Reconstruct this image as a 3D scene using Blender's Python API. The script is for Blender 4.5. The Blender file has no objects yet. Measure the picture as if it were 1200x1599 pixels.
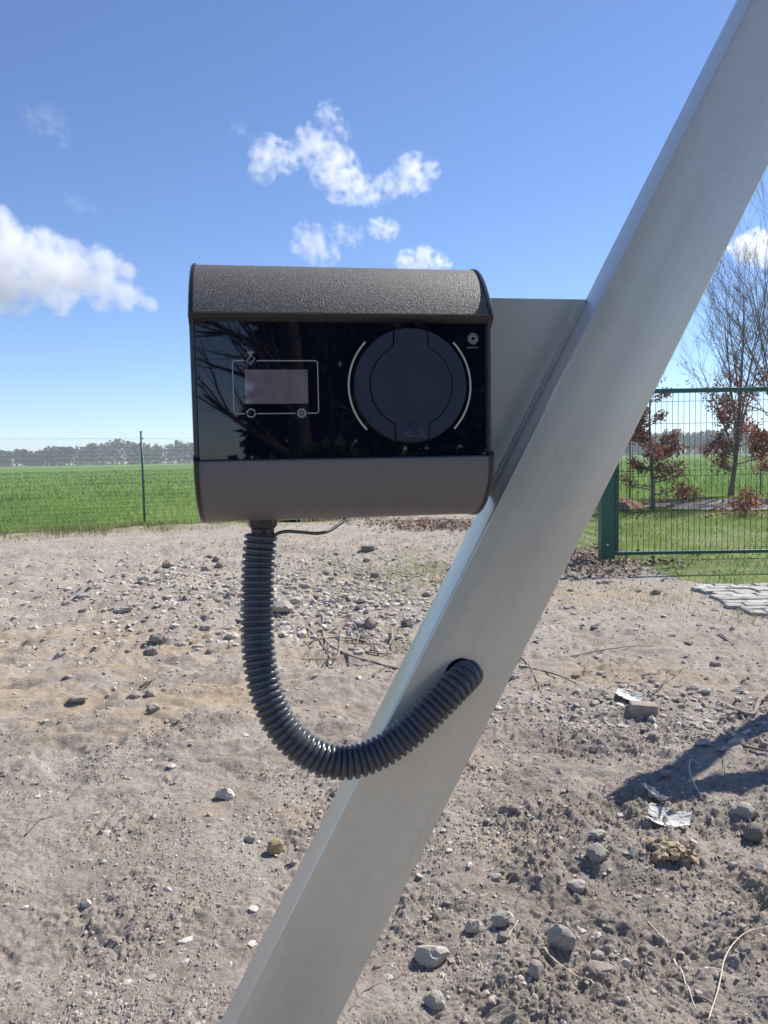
import bpy, bmesh, math, random
import numpy as np
from mathutils import Vector, Matrix

random.seed(7)
rng = np.random.default_rng(7)
scene = bpy.context.scene
col = scene.collection

# ------------------------------------------------------------------ camera
CAM_H = 1.25
PITCH = math.radians(4.03)
ROLL = math.radians(1.05)
FPX = 1200.0            # focal length in photo pixels (photo is 1200 x 1599)
fwd = Vector((0, math.cos(PITCH), -math.sin(PITCH)))
_r0 = Vector((1, 0, 0)); _u0 = Vector((0, math.sin(PITCH), math.cos(PITCH)))
rgt = _r0 * math.cos(ROLL) - _u0 * math.sin(ROLL)
upv = _u0 * math.cos(ROLL) + _r0 * math.sin(ROLL)
CAM = Vector((0, 0, CAM_H))
cd = bpy.data.cameras.new('camera')
cam = bpy.data.objects.new('camera', cd); col.objects.link(cam)
cd.sensor_fit = 'HORIZONTAL'; cd.sensor_width = 36.0; cd.lens = 36.0
cd.clip_start = 0.02; cd.clip_end = 20000
m = Matrix.Identity(4)
for i, ax in enumerate((rgt, upv, -fwd)):
    for j in range(3):
        m[j][i] = ax[j]
m.translation = CAM
cam.matrix_world = m
scene.camera = cam

# ------------------------------------------------------------------ world and sun
SUN_AZ = math.radians(50)      # to the right of the viewing direction
SUN_EL = math.radians(46)
sun_dir = Vector((math.sin(SUN_AZ) * math.cos(SUN_EL), math.cos(SUN_AZ) * math.cos(SUN_EL), math.sin(SUN_EL)))
world = bpy.data.worlds.new('World'); scene.world = world; world.use_nodes = True
wn = world.node_tree.nodes; wl = world.node_tree.links
sky = wn.new('ShaderNodeTexSky'); sky.sky_type = 'NISHITA'; sky.sun_disc = False
sky.sun_elevation = SUN_EL; sky.sun_rotation = SUN_AZ
sky.air_density = 0.8; sky.dust_density = 0.05; sky.ozone_density = 3.5
wg = wn.new('ShaderNodeMix'); wg.data_type = 'RGBA'; wg.blend_type = 'MULTIPLY'; wg.inputs[0].default_value = 1.0
wg.inputs[7].default_value = (0.94, 0.99, 1.13, 1)       # camera white balance of the blue sky
wl.new(sky.outputs[0], wg.inputs[6]); wl.new(wg.outputs[2], wn['Background'].inputs[0])
wn['Background'].inputs[1].default_value = 0.10
sl = bpy.data.lights.new('sun', 'SUN'); sl.energy = 5.0; sl.angle = math.radians(0.53); sl.color = (1.0, 0.95, 0.87)
so = bpy.data.objects.new('sun', sl); col.objects.link(so)
so.rotation_euler = (-sun_dir).to_track_quat('-Z', 'Y').to_euler(); so.location = (20, 20, 30)
scene.view_settings.view_transform = 'Standard'; scene.view_settings.look = 'None'
scene.view_settings.exposure = 0.55; scene.view_settings.gamma = 1.0
scene.view_settings.use_curve_mapping = False
scene.cycles.use_denoising = True
scene.cycles.volume_bounces = 6
scene.cycles.volume_step_rate = 1.0
scene.cycles.transparent_max_bounces = 16

# ------------------------------------------------------------------ pixel helpers (photo pixels)
def ray(u, v):
    return (fwd + rgt * ((u - 600) / FPX) + upv * ((799.5 - v) / FPX))
def gnd(u, v, z=0.0):
    d = ray(u, v); t = (z - CAM_H) / d.z
    return CAM + d * t
def at(u, v, Y):
    d = ray(u, v); return CAM + d * (Y / d.y)

# ------------------------------------------------------------------ noise (numpy)
_perm = rng.permutation(512).astype(np.int64)
def _h(ix, iy):
    return _perm[(_perm[ix & 511] + iy) & 511]
def perlin(x, y):
    x = np.asarray(x, float); y = np.asarray(y, float)
    ix = np.floor(x).astype(np.int64); iy = np.floor(y).astype(np.int64)
    fx = x - ix; fy = y - iy
    u = fx * fx * fx * (fx * (fx * 6 - 15) + 10); v = fy * fy * fy * (fy * (fy * 6 - 15) + 10)
    def g(h, dx, dy):
        a = h * (2 * math.pi / 512.0)
        return np.cos(a) * dx + np.sin(a) * dy
    n00 = g(_h(ix, iy), fx, fy); n10 = g(_h(ix + 1, iy), fx - 1, fy)
    n01 = g(_h(ix, iy + 1), fx, fy - 1); n11 = g(_h(ix + 1, iy + 1), fx - 1, fy - 1)
    return (n00 + u * (n10 - n00) + v * (n01 - n00 + u * (n00 - n10 - n01 + n11))) * 1.4
def sstep(a, b, x):
    t = np.clip((x - a) / (b - a), 0, 1); return t * t * (3 - 2 * t)

# back fence line: passes the photo's two far posts
FA = np.array([-4.57, 14.6]); FB = np.array([6.4, 20.0])
fdir = (FB - FA) / np.linalg.norm(FB - FA); fnor = np.array([-fdir[1], fdir[0]])
def fence_side(x, y):           # > 0 beyond the fence
    return (x - FA[0]) * fnor[0] + (y - FA[1]) * fnor[1]

_PG = gnd(947, 876)
def height(x, y):
    x = np.asarray(x, float); y = np.asarray(y, float)
    r = np.sqrt(x * x + y * y)
    near = 1 - sstep(11, 15, r)
    rough = np.clip(0.35 + 0.3 * (1 - sstep(2.8, 3.6, y)) + 0.75 * sstep(-0.6, 1.2, x + 0.25 * perlin(x * 1.3, y * 1.3)) * (1 - sstep(4.2, 6.5, y)) + 0.5 * perlin(x * 0.9 + 7, y * 0.9), 0.3, 1.3)
    h = 0.035 * perlin(x * 0.5 + 3, y * 0.5)
    h += 0.028 * perlin(x * 1.7, y * 1.7 + 9)
    h += (0.35 + rough) * 0.018 * perlin(x * 4.1 + 5, y * 4.1)
    far = sstep(3.5, 6.0, y)
    lft = (1 - sstep(-0.4, 0.9, x)) * sstep(2.5, 3.3, y)
    qx = x + 0.12 * perlin(x * 2, y * 2 + 60); qy = y + 0.12 * perlin(x * 2 + 60, y * 2)
    h += lft * (0.045 * (np.abs(perlin(qx * 1.9 + 70, qy * 3.1)) - 0.25) + 0.024 * (np.abs(perlin(qx * 5.5, qy * 8 + 70)) - 0.25) + 0.011 * (np.abs(perlin(qx * 13 + 8, qy * 17)) - 0.25))
    h += (rough + 0.8 * far) * 0.013 * (np.abs(perlin(x * 9 + 1 + 0.4 * perlin(x * 3, y * 3), y * 9)) * 1.6 - 0.4)
    lod1 = 1 - sstep(7, 12, r); lod2 = 1 - sstep(4, 7, r); lod3 = 1 - sstep(2.6, 4.5, r)
    wx = x + 0.035 * perlin(x * 6 + 31, y * 6) + 0.012 * perlin(x * 21, y * 21 + 3); wy = y + 0.035 * perlin(x * 6, y * 6 + 47) + 0.012 * perlin(x * 21 + 9, y * 21)
    pm = 0.35 + 0.9 * sstep(-0.25, 0.45, perlin(x * 2.6 + 40, y * 2.6))
    h += rough * pm * 0.013 * lod1 * (np.abs(perlin(wx * 15, wy * 15 + 4)) * 1.8 - 0.4)
    h += rough * pm * 0.009 * lod2 * (np.abs(perlin(wx * 33, wy * 33)) * 1.8 - 0.4)
    h += (0.35 + rough * pm) * 0.0048 * lod3 * (np.abs(perlin(wx * 74 + 2, wy * 74)) * 1.8 - 0.4)
    h += (0.4 + rough) * 0.0016 * lod3 * perlin(x * 170 + 2, y * 170)
    # graded, dragged streaks on the smoother left side
    s = (x * 0.93 + y * 0.36); t = (-x * 0.36 + y * 0.93)
    streak = perlin(s * 0.9 + 2.0, t * 7.0 + 1.2 * perlin(x * 0.7, y * 0.7))
    streak = streak + 0.35 * perlin(s * 2.2, t * 17 + 2.0 * perlin(x * 1.1, y * 1.1))
    h += 0.034 * streak * (1 - sstep(-0.8, 0.6, x)) * sstep(2.6, 3.6, y) * lod1
    h *= near
    h *= 1 - sstep(_PG.x - 0.4, _PG.x + 0.1, x) * sstep(_PG.y - 3.5, _PG.y - 2.9, y)
    # low loose bank under the fence line
    sd = fence_side(x, y)
    h += 0.07 * np.exp(-((sd + 0.5) / 0.45) ** 2) * (1 + 0.6 * perlin(x * 2.3, y * 2.3)) * (x < 3)
    return h
def hz(x, y):
    return float(height(np.array([x]), np.array([y]))[0])
def on_ground(u, v):
    p = gnd(u, v, 0.0)
    for _ in range(4):
        p = gnd(u, v, hz(p.x, p.y))
    return p

# ------------------------------------------------------------------ object helpers
def tag(o, label=None, cat=None, group=None, kind=None):
    if label: o['label'] = label
    if cat: o['category'] = cat
    if group: o['group'] = group
    if kind: o['kind'] = kind
    return o
def link(o, parent=None):
    col.objects.link(o)
    if parent is not None: o.parent = parent
    return o
def empty(name, loc=(0, 0, 0), rz=0.0):
    o = bpy.data.objects.new(name, None); col.objects.link(o)
    o.location = loc; o.rotation_euler = (0, 0, rz); o.empty_display_size = 0.1
    return o
def mesh_np(name, verts, faces, mat, attrs=None, smooth=False):
    """verts (n,3), faces (m,k) numpy: quick mesh"""
    me = bpy.data.meshes.new(name)
    verts = np.ascontiguousarray(verts, np.float32); faces = np.ascontiguousarray(faces, np.int32)
    k = faces.shape[1]
    me.vertices.add(len(verts)); me.vertices.foreach_set('co', verts.ravel())
    me.loops.add(faces.size); me.loops.foreach_set('vertex_index', faces.ravel())
    me.polygons.add(len(faces)); me.polygons.foreach_set('loop_start', np.arange(0, faces.size, k, dtype=np.int32))
    me.polygons.foreach_set('use_smooth', np.full(len(faces), smooth, bool))
    me.update(calc_edges=True)
    for n, a in (attrs or {}).items():
        at_ = me.attributes.new(n, 'FLOAT', 'POINT'); at_.data.foreach_set('value', np.ascontiguousarray(a, np.float32))
    if mat: me.materials.append(mat)
    return me
def obj(name, me, parent=None):
    return link(bpy.data.objects.new(name, me), parent)
def mesh_py(name, verts, faces, mat, smooth=False):
    me = bpy.data.meshes.new(name); me.from_pydata([tuple(v) for v in verts], [], faces); me.update()
    if mat: me.materials.append(mat)
    if smooth:
        for p in me.polygons: p.use_smooth = True
    return me
def bm_mesh(name, bm, mat, smooth=False):
    bmesh.ops.recalc_face_normals(bm, faces=bm.faces)
    me = bpy.data.meshes.new(name); bm.to_mesh(me); bm.free()
    if mat: me.materials.append(mat)
    if smooth:
        for p in me.polygons: p.use_smooth = True
    return me
def sharp(me, ang=35):
    me.set_sharp_from_angle(angle=math.radians(ang))
    return me
def box_bm(bm, c, s, bev=0.0, rot=None):
    r = bmesh.ops.create_cube(bm, size=1.0)
    vs = r['verts']
    for v in vs:
        v.co = Vector((v.co.x * s[0], v.co.y * s[1], v.co.z * s[2]))
    if bev > 0:
        es = list({e for v in vs for e in v.link_edges})
        rb = bmesh.ops.bevel(bm, geom=es, offset=bev, segments=2, affect='EDGES', profile=0.5)
        vs = list({v for f in rb['faces'] for v in f.verts} | {v for v in vs if v.is_valid})
    for v in vs:
        if rot is not None: v.co = rot @ v.co
        v.co += Vector(c)
def box(name, c, s, mat, parent=None, bev=0.0, rot=None):
    bm = bmesh.new(); box_bm(bm, c, s, bev, rot)
    return obj(name, bm_mesh(name, bm, mat), parent)
def frames(pts):
    pts = [Vector(p) for p in pts]; n = len(pts)
    T = [(pts[min(i + 1, n - 1)] - pts[max(i - 1, 0)]).normalized() for i in range(n)]
    a = Vector((0, 0, 1)) if abs(T[0].z) < 0.9 else Vector((1, 0, 0))
    N = [(a - T[0] * a.dot(T[0])).normalized()]
    for i in range(1, n):
        v = N[-1] - T[i] * N[-1].dot(T[i])
        N.append(v.normalized() if v.length > 1e-6 else N[-1])
    return pts, T, N
def tube_data(pts, radii, seg=6, cap=True, off=0):
    pts, T, N = frames(pts); V = []; F = []
    for i, p in enumerate(pts):
        B = T[i].cross(N[i]); r = radii[i] if hasattr(radii, '__len__') else radii
        for k in range(seg):
            a = 2 * math.pi * k / seg
            V.append(p + N[i] * (r * math.cos(a)) + B * (r * math.sin(a)))
    for i in range(len(pts) - 1):
        for k in range(seg):
            a = off + i * seg + k; b = off + i * seg + (k + 1) % seg
            F.append((a, b, b + seg, a + seg))
    if cap:
        F.append(tuple(off + k for k in reversed(range(seg))))
        F.append(tuple(off + (len(pts) - 1) * seg + k for k in range(seg)))
    return V, F
def tube(name, pts, radii, mat, parent=None, seg=8, smooth=True):
    V, F = tube_data(pts, radii, seg)
    return obj(name, mesh_py(name, V, F, mat, smooth), parent)
def catmull(P, n=12):
    P = [Vector(p) for p in P]; out = []
    Q = [P[0] * 2 - P[1]] + P + [P[-1] * 2 - P[-2]]
    for i in range(1, len(Q) - 2):
        for k in range(n):
            t = k / n
            out.append(0.5 * ((2 * Q[i]) + (Q[i + 1] - Q[i - 1]) * t + (2 * Q[i - 1] - 5 * Q[i] + 4 * Q[i + 1] - Q[i + 2]) * t * t + (3 * Q[i] - Q[i - 1] - 3 * Q[i + 1] + Q[i + 2]) * t ** 3))
    out.append(P[-1]); return out
def resample(pts, step):
    L = [0.0]
    for a, b in zip(pts, pts[1:]): L.append(L[-1] + (b - a).length)
    n = max(2, int(L[-1] / step)); out = []; j = 0
    for i in range(n + 1):
        s = L[-1] * i / n
        while j < len(L) - 2 and L[j + 1] < s: j += 1
        t = (s - L[j]) / max(1e-9, L[j + 1] - L[j]); out.append(pts[j].lerp(pts[j + 1], min(1, t)))
    return out

# ------------------------------------------------------------------ materials
def mat_new(name):
    mt = bpy.data.materials.new(name); mt.use_nodes = True
    nt = mt.node_tree
    return mt, nt, nt.nodes['Principled BSDF']
def nd(nt, kind, **kw):
    n = nt.nodes.new('ShaderNode' + kind)
    for k, v in kw.items():
        if k.startswith('i_'):
            n.inputs[k[2:].replace('_', ' ')].default_value = v
        else: setattr(n, k, v)
    return n
def ramp(nt, fac, stops):
    r = nd(nt, 'ValToRGB'); e = r.color_ramp.elements
    while len(e) > 1: e.remove(e[-1])
    e[0].position = stops[0][0]; e[0].color = (*stops[0][1], 1)
    for p, c in stops[1:]:
        q = e.new(p); q.color = (*c, 1)
    nt.links.new(fac, r.inputs[0]); return r.outputs[0]
def noise(nt, scale, detail=4, rough=0.55, coord='Object', vec=None):
    if vec is None:
        tc = nd(nt, 'TexCoord'); vec = tc.outputs[coord]
    n = nd(nt, 'TexNoise'); n.inputs['Scale'].default_value = scale; n.inputs['Detail'].default_value = detail
    n.inputs['Roughness'].default_value = rough
    nt.links.new(vec, n.inputs['Vector']); return n.outputs['Fac']
def mixc(nt, fac, a, b, mode='MIX'):
    mx = nd(nt, 'Mix', data_type='RGBA', blend_type=mode)
    for s, v in ((0, fac), (6, a), (7, b)):
        if hasattr(v, 'node'): nt.links.new(v, mx.inputs[s])
        else: mx.inputs[s].default_value = v if s == 0 else (*v, 1)
    return mx.outputs[2]
def bump(nt, b, h, strength, dist, prev=None):
    bn = nd(nt, 'Bump'); bn.inputs['Strength'].default_value = strength; bn.inputs['Distance'].default_value = dist
    nt.links.new(h, bn.inputs['Height'])
    if prev is not None: nt.links.new(prev, bn.inputs['Normal'])
    nt.links.new(bn.outputs[0], b.inputs['Normal']); return bn.outputs[0]
def simple(name, c0, c1=None, rough=0.6, metal=0.0, ns=8.0, bs=0.0, bscale=60.0, bdist=0.002, coord='Object', spec=0.5, rvar=0.0):
    mt, nt, b = mat_new(name)
    if c1 is None: b.inputs['Base Color'].default_value = (*c0, 1)
    else:
        nt.links.new(ramp(nt, noise(nt, ns, 5, 0.6, coord), [(0.3, c0), (0.7, c1)]), b.inputs['Base Color'])
    b.inputs['Roughness'].default_value = rough; b.inputs['Metallic'].default_value = metal
    b.inputs['Specular IOR Level'].default_value = spec
    if rvar:
        mr = nd(nt, 'MapRange'); mr.inputs['To Min'].default_value = rough - rvar; mr.inputs['To Max'].default_value = rough + rvar
        nt.links.new(noise(nt, ns * 1.7, 4), mr.inputs[0]); nt.links.new(mr.outputs[0], b.inputs['Roughness'])
    if bs: bump(nt, b, noise(nt, bscale, 4, 0.6, coord), bs, bdist)
    return mt
def attr(nt, name):
    a = nd(nt, 'Attribute'); a.attribute_name = name; return a.outputs['Fac']

def soil_material():
    mt, nt, b = mat_new('soil')
    base = ramp(nt, noise(nt, 2.3, 6, 0.65), [(0.3, (0.300, 0.256, 0.215)), (0.5, (0.365, 0.317, 0.270)), (0.72, (0.43, 0.380, 0.328))])
    fine = ramp(nt, noise(nt, 42, 6, 0.7), [(0.3, (0.66, 0.65, 0.65)), (0.5, (1, 1, 1)), (0.72, (1.28, 1.27, 1.25))])
    c = mixc(nt, 1.0, base, fine, 'MULTIPLY')
    speck = nd(nt, 'TexVoronoi'); speck.inputs['Scale'].default_value = 55
    tc = nd(nt, 'TexCoord'); nt.links.new(tc.outputs['Object'], speck.inputs['Vector'])
    sp = ramp(nt, speck.outputs['Distance'], [(0.10, (1, 1, 1)), (0.17, (0, 0, 0))])
    spm = nd(nt, 'Math', operation='MULTIPLY'); nt.links.new(sp, spm.inputs[0])
    nt.links.new(ramp(nt, noise(nt, 21, 2), [(0.55, (0, 0, 0)), (0.62, (0.8, 0.8, 0.8))]), spm.inputs[1])
    c = mixc(nt, spm.outputs[0], c, (0.46, 0.42, 0.38))
    c = mixc(nt, attr(nt, 'sand'), c, mixc(nt, noise(nt, 9, 5), (0.34, 0.255, 0.17), (0.48, 0.385, 0.275)))
    c = mixc(nt, attr(nt, 'moss'), c, mixc(nt, noise(nt, 14, 5), (0.12, 0.15, 0.05), (0.27, 0.25, 0.13)))
    c = mixc(nt, attr(nt, 'damp'), c, mixc(nt, noise(nt, 30, 5, .7), (0.17, 0.143, 0.125), (0.29, 0.25, 0.22)))
    nt.links.new(c, b.inputs['Base Color'])
    b.inputs['Roughness'].default_value = 0.95; b.inputs['Specular IOR Level'].default_value = 0.15
    p = bump(nt, b, noise(nt, 150, 5, 0.75), 0.8, 0.008)
    bump(nt, b, noise(nt, 38, 6, 0.75), 0.7, 0.02, p)
    return mt
M = {}
M['soil'] = soil_material()
def toned(name, c0, c1, rough=0.9, ns=30, bs=0.4, bscale=120, bdist=0.003, spec=0.2):
    """colour between c0 and c1 by the per-piece attribute 'tone', with grain"""
    mt, nt, b = mat_new(name)
    c = mixc(nt, attr(nt, 'tone'), c0, c1)
    c = mixc(nt, 1.0, c, ramp(nt, noise(nt, ns, 5, 0.65), [(0.3, (0.75, 0.75, 0.75)), (0.7, (1.2, 1.2, 1.2))]), 'MULTIPLY')
    nt.links.new(c, b.inputs['Base Color']); b.inputs['Roughness'].default_value = rough
    b.inputs['Specular IOR Level'].default_value = spec
    if bs: bump(nt, b, noise(nt, bscale, 4, 0.65), bs, bdist)
    return mt
M['crumb'] = toned('soil_crumb', (0.27, 0.23, 0.195), (0.47, 0.415, 0.36))
M['gravel'] = toned('gravel', (0.36, 0.315, 0.27), (0.60, 0.55, 0.485))
M['litter_leaf'] = toned('litter_leaf', (0.13, 0.075, 0.05), (0.42, 0.33, 0.27), rough=0.8, bs=0)
M['twig'] = toned('twig_bark', (0.15, 0.12, 0.10), (0.36, 0.31, 0.26), bs=0.3)
M['bark'] = simple('bark', (0.13, 0.110, 0.095), (0.25, 0.215, 0.185), 0.9, ns=14, bs=0.5, bscale=40, bdist=0.01)
M['straw'] = simple('straw', (0.62, 0.53, 0.38), (0.75, 0.66, 0.50), 0.7, ns=20)
def grass_mat(name, c0, c1):
    mt, nt, b = mat_new(name)
    c = mixc(nt, attr(nt, 'tone'), c0, c1)
    nt.links.new(c, b.inputs['Base Color']); b.inputs['Roughness'].default_value = 0.55
    b.inputs['Specular IOR Level'].default_value = 0.25
    tr = nd(nt, 'BsdfTranslucent'); nt.links.new(c, tr.inputs['Color'])
    ms = nd(nt, 'MixShader'); ms.inputs[0].default_value = 0.5
    out = nt.nodes['Material Output']
    nt.links.new(b.outputs[0], ms.inputs[1]); nt.links.new(tr.outputs[0], ms.inputs[2]); nt.links.new(ms.outputs[0], out.inputs[0])
    return mt
M['leaf_brown'] = grass_mat('dry_leaf', (0.15, 0.052, 0.036), (0.42, 0.19, 0.125))
M['crop'] = grass_mat('crop_blade', (0.12, 0.22, 0.038), (0.31, 0.43, 0.11))
M['lawn_blade'] = grass_mat('lawn_blade', (0.115, 0.20, 0.035), (0.30, 0.38, 0.10))
M['verge_blade'] = grass_mat('verge_blade', (0.10, 0.15, 0.035), (0.40, 0.36, 0.17))
M['evergreen'] = grass_mat('evergreen_leaf', (0.012, 0.030, 0.010), (0.05, 0.085, 0.025))
M['forest_leaf'] = None

# ------------------------------------------------------------------ ground sheet
def build_ground():
    half = math.radians(41)
    a_in = np.linspace(-half, half, 660)
    a_out = np.linspace(half, 2 * math.pi - half, 110)[1:-1]
    ang = np.concatenate([a_in, a_out])
    r1 = np.linspace(0.15, 1.45, 14)[:-1]
    # rows even in the view between 1.45 and 15 m
    iv = np.linspace(1 / 1.45, 1 / 15.0, 580); r2 = 1 / iv
    r3 = np.geomspace(15.0, 1500, 40)[1:]
    rad = np.concatenate([r1, r2, r3])
    A, R = np.meshgrid(ang, rad)
    X = R * np.sin(A); Y = R * np.cos(A)
    Z = height(X.ravel(), Y.ravel()).reshape(X.shape)
    Z = Z - 0.12 * sstep(0.0, 0.8, fence_side(X, Y)) * (R < 6e3)
    nA = len(ang); nR = len(rad)
    V = np.stack([X, Y, Z], -1).reshape(-1, 3)
    V = np.vstack([V, [[0, 0, 0]]])
    i = np.arange(nR - 1)[:, None]; j = np.arange(nA)[None, :]; j2 = (j + 1) % nA
    F = np.stack([i * nA + j, (i + 1) * nA + j, (i + 1) * nA + j2, i * nA + j2], -1).reshape(-1, 4)
    x = V[:, 0]; y = V[:, 1]
    n1 = perlin(x * 1.1 + 20, y * 1.1); n2 = perlin(x * 4 + 3, y * 4 + 8)
    def blob(u, v, rx, ry):
        p = gnd(u, v); return np.exp(-(((x - p.x) / rx) ** 2 + ((y - p.y) / ry) ** 2))
    sand = 0.85 * blob(180, 1010, 1.6, 0.7) + 0.8 * blob(60, 1110, 1.0, 0.35) + 0.7 * blob(330, 1090, 0.6, 0.3) + 0.9 * blob(930, 925, 0.9, 0.5) \
        + 0.8 * blob(970, 1060, 0.6, 0.35) + 0.6 * blob(740, 1190, 0.22, 0.3) + 0.6 * blob(420, 1265, 0.25, 0.12) + 0.5 * blob(760, 1300, 0.25, 0.2) + 0.4 * blob(1180, 1400, .2, .15)
    sand = np.clip(sand * (0.55 + 0.8 * n2 + 0.5 * n1), 0, 0.85)
    s_ = (x * 0.93 + y * 0.36); t_ = (-x * 0.36 + y * 0.93)
    stk = perlin(s_ * 0.9 + 2.0, t_ * 7.0 + 1.2 * perlin(x * 0.7, y * 0.7))
    sand = np.clip(sand + 0.5 * sstep(0.0, 0.6, stk) * (1 - sstep(-0.8, 0.4, x)) * sstep(2.3, 3.2, y) * (1 - sstep(6, 9, y)), 0, 0.85)
    sd = fence_side(x, y)
    moss = 0.8 * np.exp(-((sd + 0.55) / 0.5) ** 2) * sstep(-0.5, 0.5, n2 + 0.5 * n1 + 0.15) + 0.9 * blob(700, 905, 1.2, 1.2) * sstep(-0.1, 0.5, n2 + n1) + 0.5 * blob(560, 870, 2.5, 1.2) * sstep(0.0, 0.5, n2 + n1)
    damp = 0.5 * sstep(0.15, 0.8, n1 + 0.45 * n2) * sstep(-0.3, 0.9, x) * (1 - sstep(3.6, 5.0, y)) + 0.3 * sstep(0.3, 0.9, n1 - 0.4 * n2)
    me = mesh_np('soil_ground', V, F, M['soil'], {'sand': sand, 'moss': np.clip(moss, 0, .8), 'damp': np.clip(damp, 0, 0.7)}, True)
    o = obj('ground', me); tag(o, 'bare grey-brown rubble-strewn soil in front of the field', None, None, 'structure')
build_ground()

# ------------------------------------------------------------------ field and lawn
def sheet(name, poly, z, mat, label):
    me = mesh_py(name, [(p[0], p[1], z) for p in poly], [tuple(range(len(poly)))], mat)
    o = obj(name, me); tag(o, label, None, None, 'structure'); return o
def field_material():
    mt, nt, b = mat_new('field_green')
    tc = nd(nt, 'TexCoord')
    mp = nd(nt, 'Mapping'); mp.inputs['Rotation'].default_value = (0, 0, math.radians(-26)); mp.inputs['Scale'].default_value = (0.25, 1.0, 1.0)
    nt.links.new(tc.outputs['Object'], mp.inputs[0])
    a = noise(nt, 0.35, 6, 0.65, vec=mp.outputs[0]); f = noise(nt, 4.0, 5, 0.7, vec=mp.outputs[0])
    c = ramp(nt, a, [(0.3, (0.085, 0.16, 0.028)), (0.5, (0.112, 0.195, 0.040)), (0.72, (0.15, 0.235, 0.056))])
    c = mixc(nt, 1.0, c, ramp(nt, f, [(0.3, (0.7, 0.72, 0.7)), (0.7, (1.25, 1.22, 1.2))]), 'MULTIPLY')
    nt.links.new(c, b.inputs['Base Color']); b.inputs['Roughness'].default_value = 0.9; b.inputs['Specular IOR Level'].default_value = 0.1
    bump(nt, b, f, 0.8, 0.2)
    return mt
M['field'] = field_material()
P0 = FA - fdir * 1000 + fnor * 0.15; P1 = FA + fdir * 1000 + fnor * 0.15
fo = sheet('field', [P0, P1, P1 + fnor * 1000, P0 + fnor * 1000], -0.01, M['field'], 'wide flat field of young green crop beyond the fence')
M['lawn'] = simple('lawn_ground', (0.085, 0.125, 0.030), (0.17, 0.195, 0.06), 0.95, ns=3.0, bs=0.4, bscale=30, bdist=0.02)
POST = gnd(947, 876); GX, GY = POST.x, POST.y                 # gate post
CORNER = np.array([2.0, 17.8])                                 # side fence meets back fence
lawn_poly = [(GX - 0.05, GY + 0.1), (GX + 0.28, GY - 0.35), (GX + 0.30, GY - 1.2), (GX + 0.52, GY - 1.95), (9, GY - 1.95), (14, GY), (18, 24.8), (CORNER[0], CORNER[1])]
def ragged(poly, k, amp):
    out = []
    for i in range(len(poly)):
        a = np.array(poly[i]); b = np.array(poly[(i + 1) % len(poly)])
        for j in range(k):
            p = a + (b - a) * j / k; n_ = np.array([-(b - a)[1], (b - a)[0]]) / max(1e-6, np.linalg.norm(b - a))
            out.append(tuple(p + n_ * amp * rng.normal(0, 1) * (1 if j else 0)))
    return out
lawn_sheet = ragged(lawn_poly[:5], 14, .035)[:14 * 4] + [tuple(q) for q in lawn_poly[4:]]
sheet('lawn', lawn_sheet, 0.004, M['lawn'], 'short sunlit lawn in front of and behind the green gate')

def in_poly(x, y, poly):
    ins = np.zeros(len(x), bool); n = len(poly)
    for i in range(n):
        x0, y0 = poly[i]; x1, y1 = poly[(i + 1) % n]
        c = ((y0 > y) != (y1 > y)) & (x < (x1 - x0) * (y - y0) / (y1 - y0 + 1e-12) + x0)
        ins ^= c
    return ins
def blades(name, x, y, z, hgt, wid, mat, lean=0.35, label=None, tone=None, rg=None):
    n = len(x); a = rng.uniform(0, 2 * math.pi, n); b = rng.uniform(0, 2 * math.pi, n)
    l = hgt * lean * rng.uniform(0.1, 1, n)
    dx = np.cos(a) * wid / 2; dy = np.sin(a) * wid / 2
    ox = np.cos(b) * l; oy = np.sin(b) * l
    V = np.zeros((n, 5, 3))
    V[:, 0] = np.stack([x - dx, y - dy, z], -1); V[:, 1] = np.stack([x + dx, y + dy, z], -1)
    V[:, 2] = np.stack([x + dx * .8 + ox * .35, y + dy * .8 + oy * .35, z + hgt * .6], -1)
    V[:, 3] = np.stack([x - dx * .8 + ox * .35, y - dy * .8 + oy * .35, z + hgt * .6], -1)
    V[:, 4] = np.stack([x + ox, y + oy, z + hgt * (1 - 0.25 * (l / hgt))], -1)
    base = np.arange(n)[:, None] * 5
    F = np.concatenate([base + np.array([[0, 1, 2]]), base + np.array([[0, 2, 3]]), base + np.array([[3, 2, 4]])])
    if tone is None: tone = rng.uniform(0, 1, n)
    me = mesh_np(name, V.reshape(-1, 3), F, mat, {'tone': np.repeat(tone, 5)})
    o = obj(name, me); tag(o, label, None, None, 'stuff'); return o

def crop():
    X = []; Y = []; H = []
    for n, r0, r1, hh in ((80000, 12.5, 26, 0.21), (62000, 26, 130, 0.24)):
        a = rng.uniform(-math.radians(36), math.radians(36), n); r = np.sqrt(rng.uniform(r0 ** 2, r1 ** 2, n)) if r1 < 30 else r0 + (r1 - r0) * rng.uniform(0, 1, n) ** 1.7
        x = r * np.sin(a); y = r * np.cos(a)
        k = (fence_side(x, y) > 0.15)
        k &= rng.uniform(0, 1, n) < np.clip(0.75 + perlin(x * .8, y * .8), 0.25, 1)
        X.append(x[k]); Y.append(y[k]); H.append(hh * rng.uniform(0.5, 1.15, k.sum()) * (1 + 0.25 * perlin(x[k] * .5, y[k] * .5)))
    x = np.concatenate(X); y = np.concatenate(Y); h = np.concatenate(H)
    tone = np.clip(0.5 + 0.6 * perlin(x * .35, y * .9) + 0.5 * perlin(x * .11, y * .16 + 5) + rng.normal(0, .22, len(x)), 0, 1)
    blades('crop_grass', x, y, np.full(len(x), -0.015), h, np.where(np.hypot(x, y) > 26, 0.016 + 0.0007 * np.hypot(x, y), 0.014), M['crop'], 0.6, 'young green crop blades covering the field beyond the fence', tone)
crop()
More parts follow.
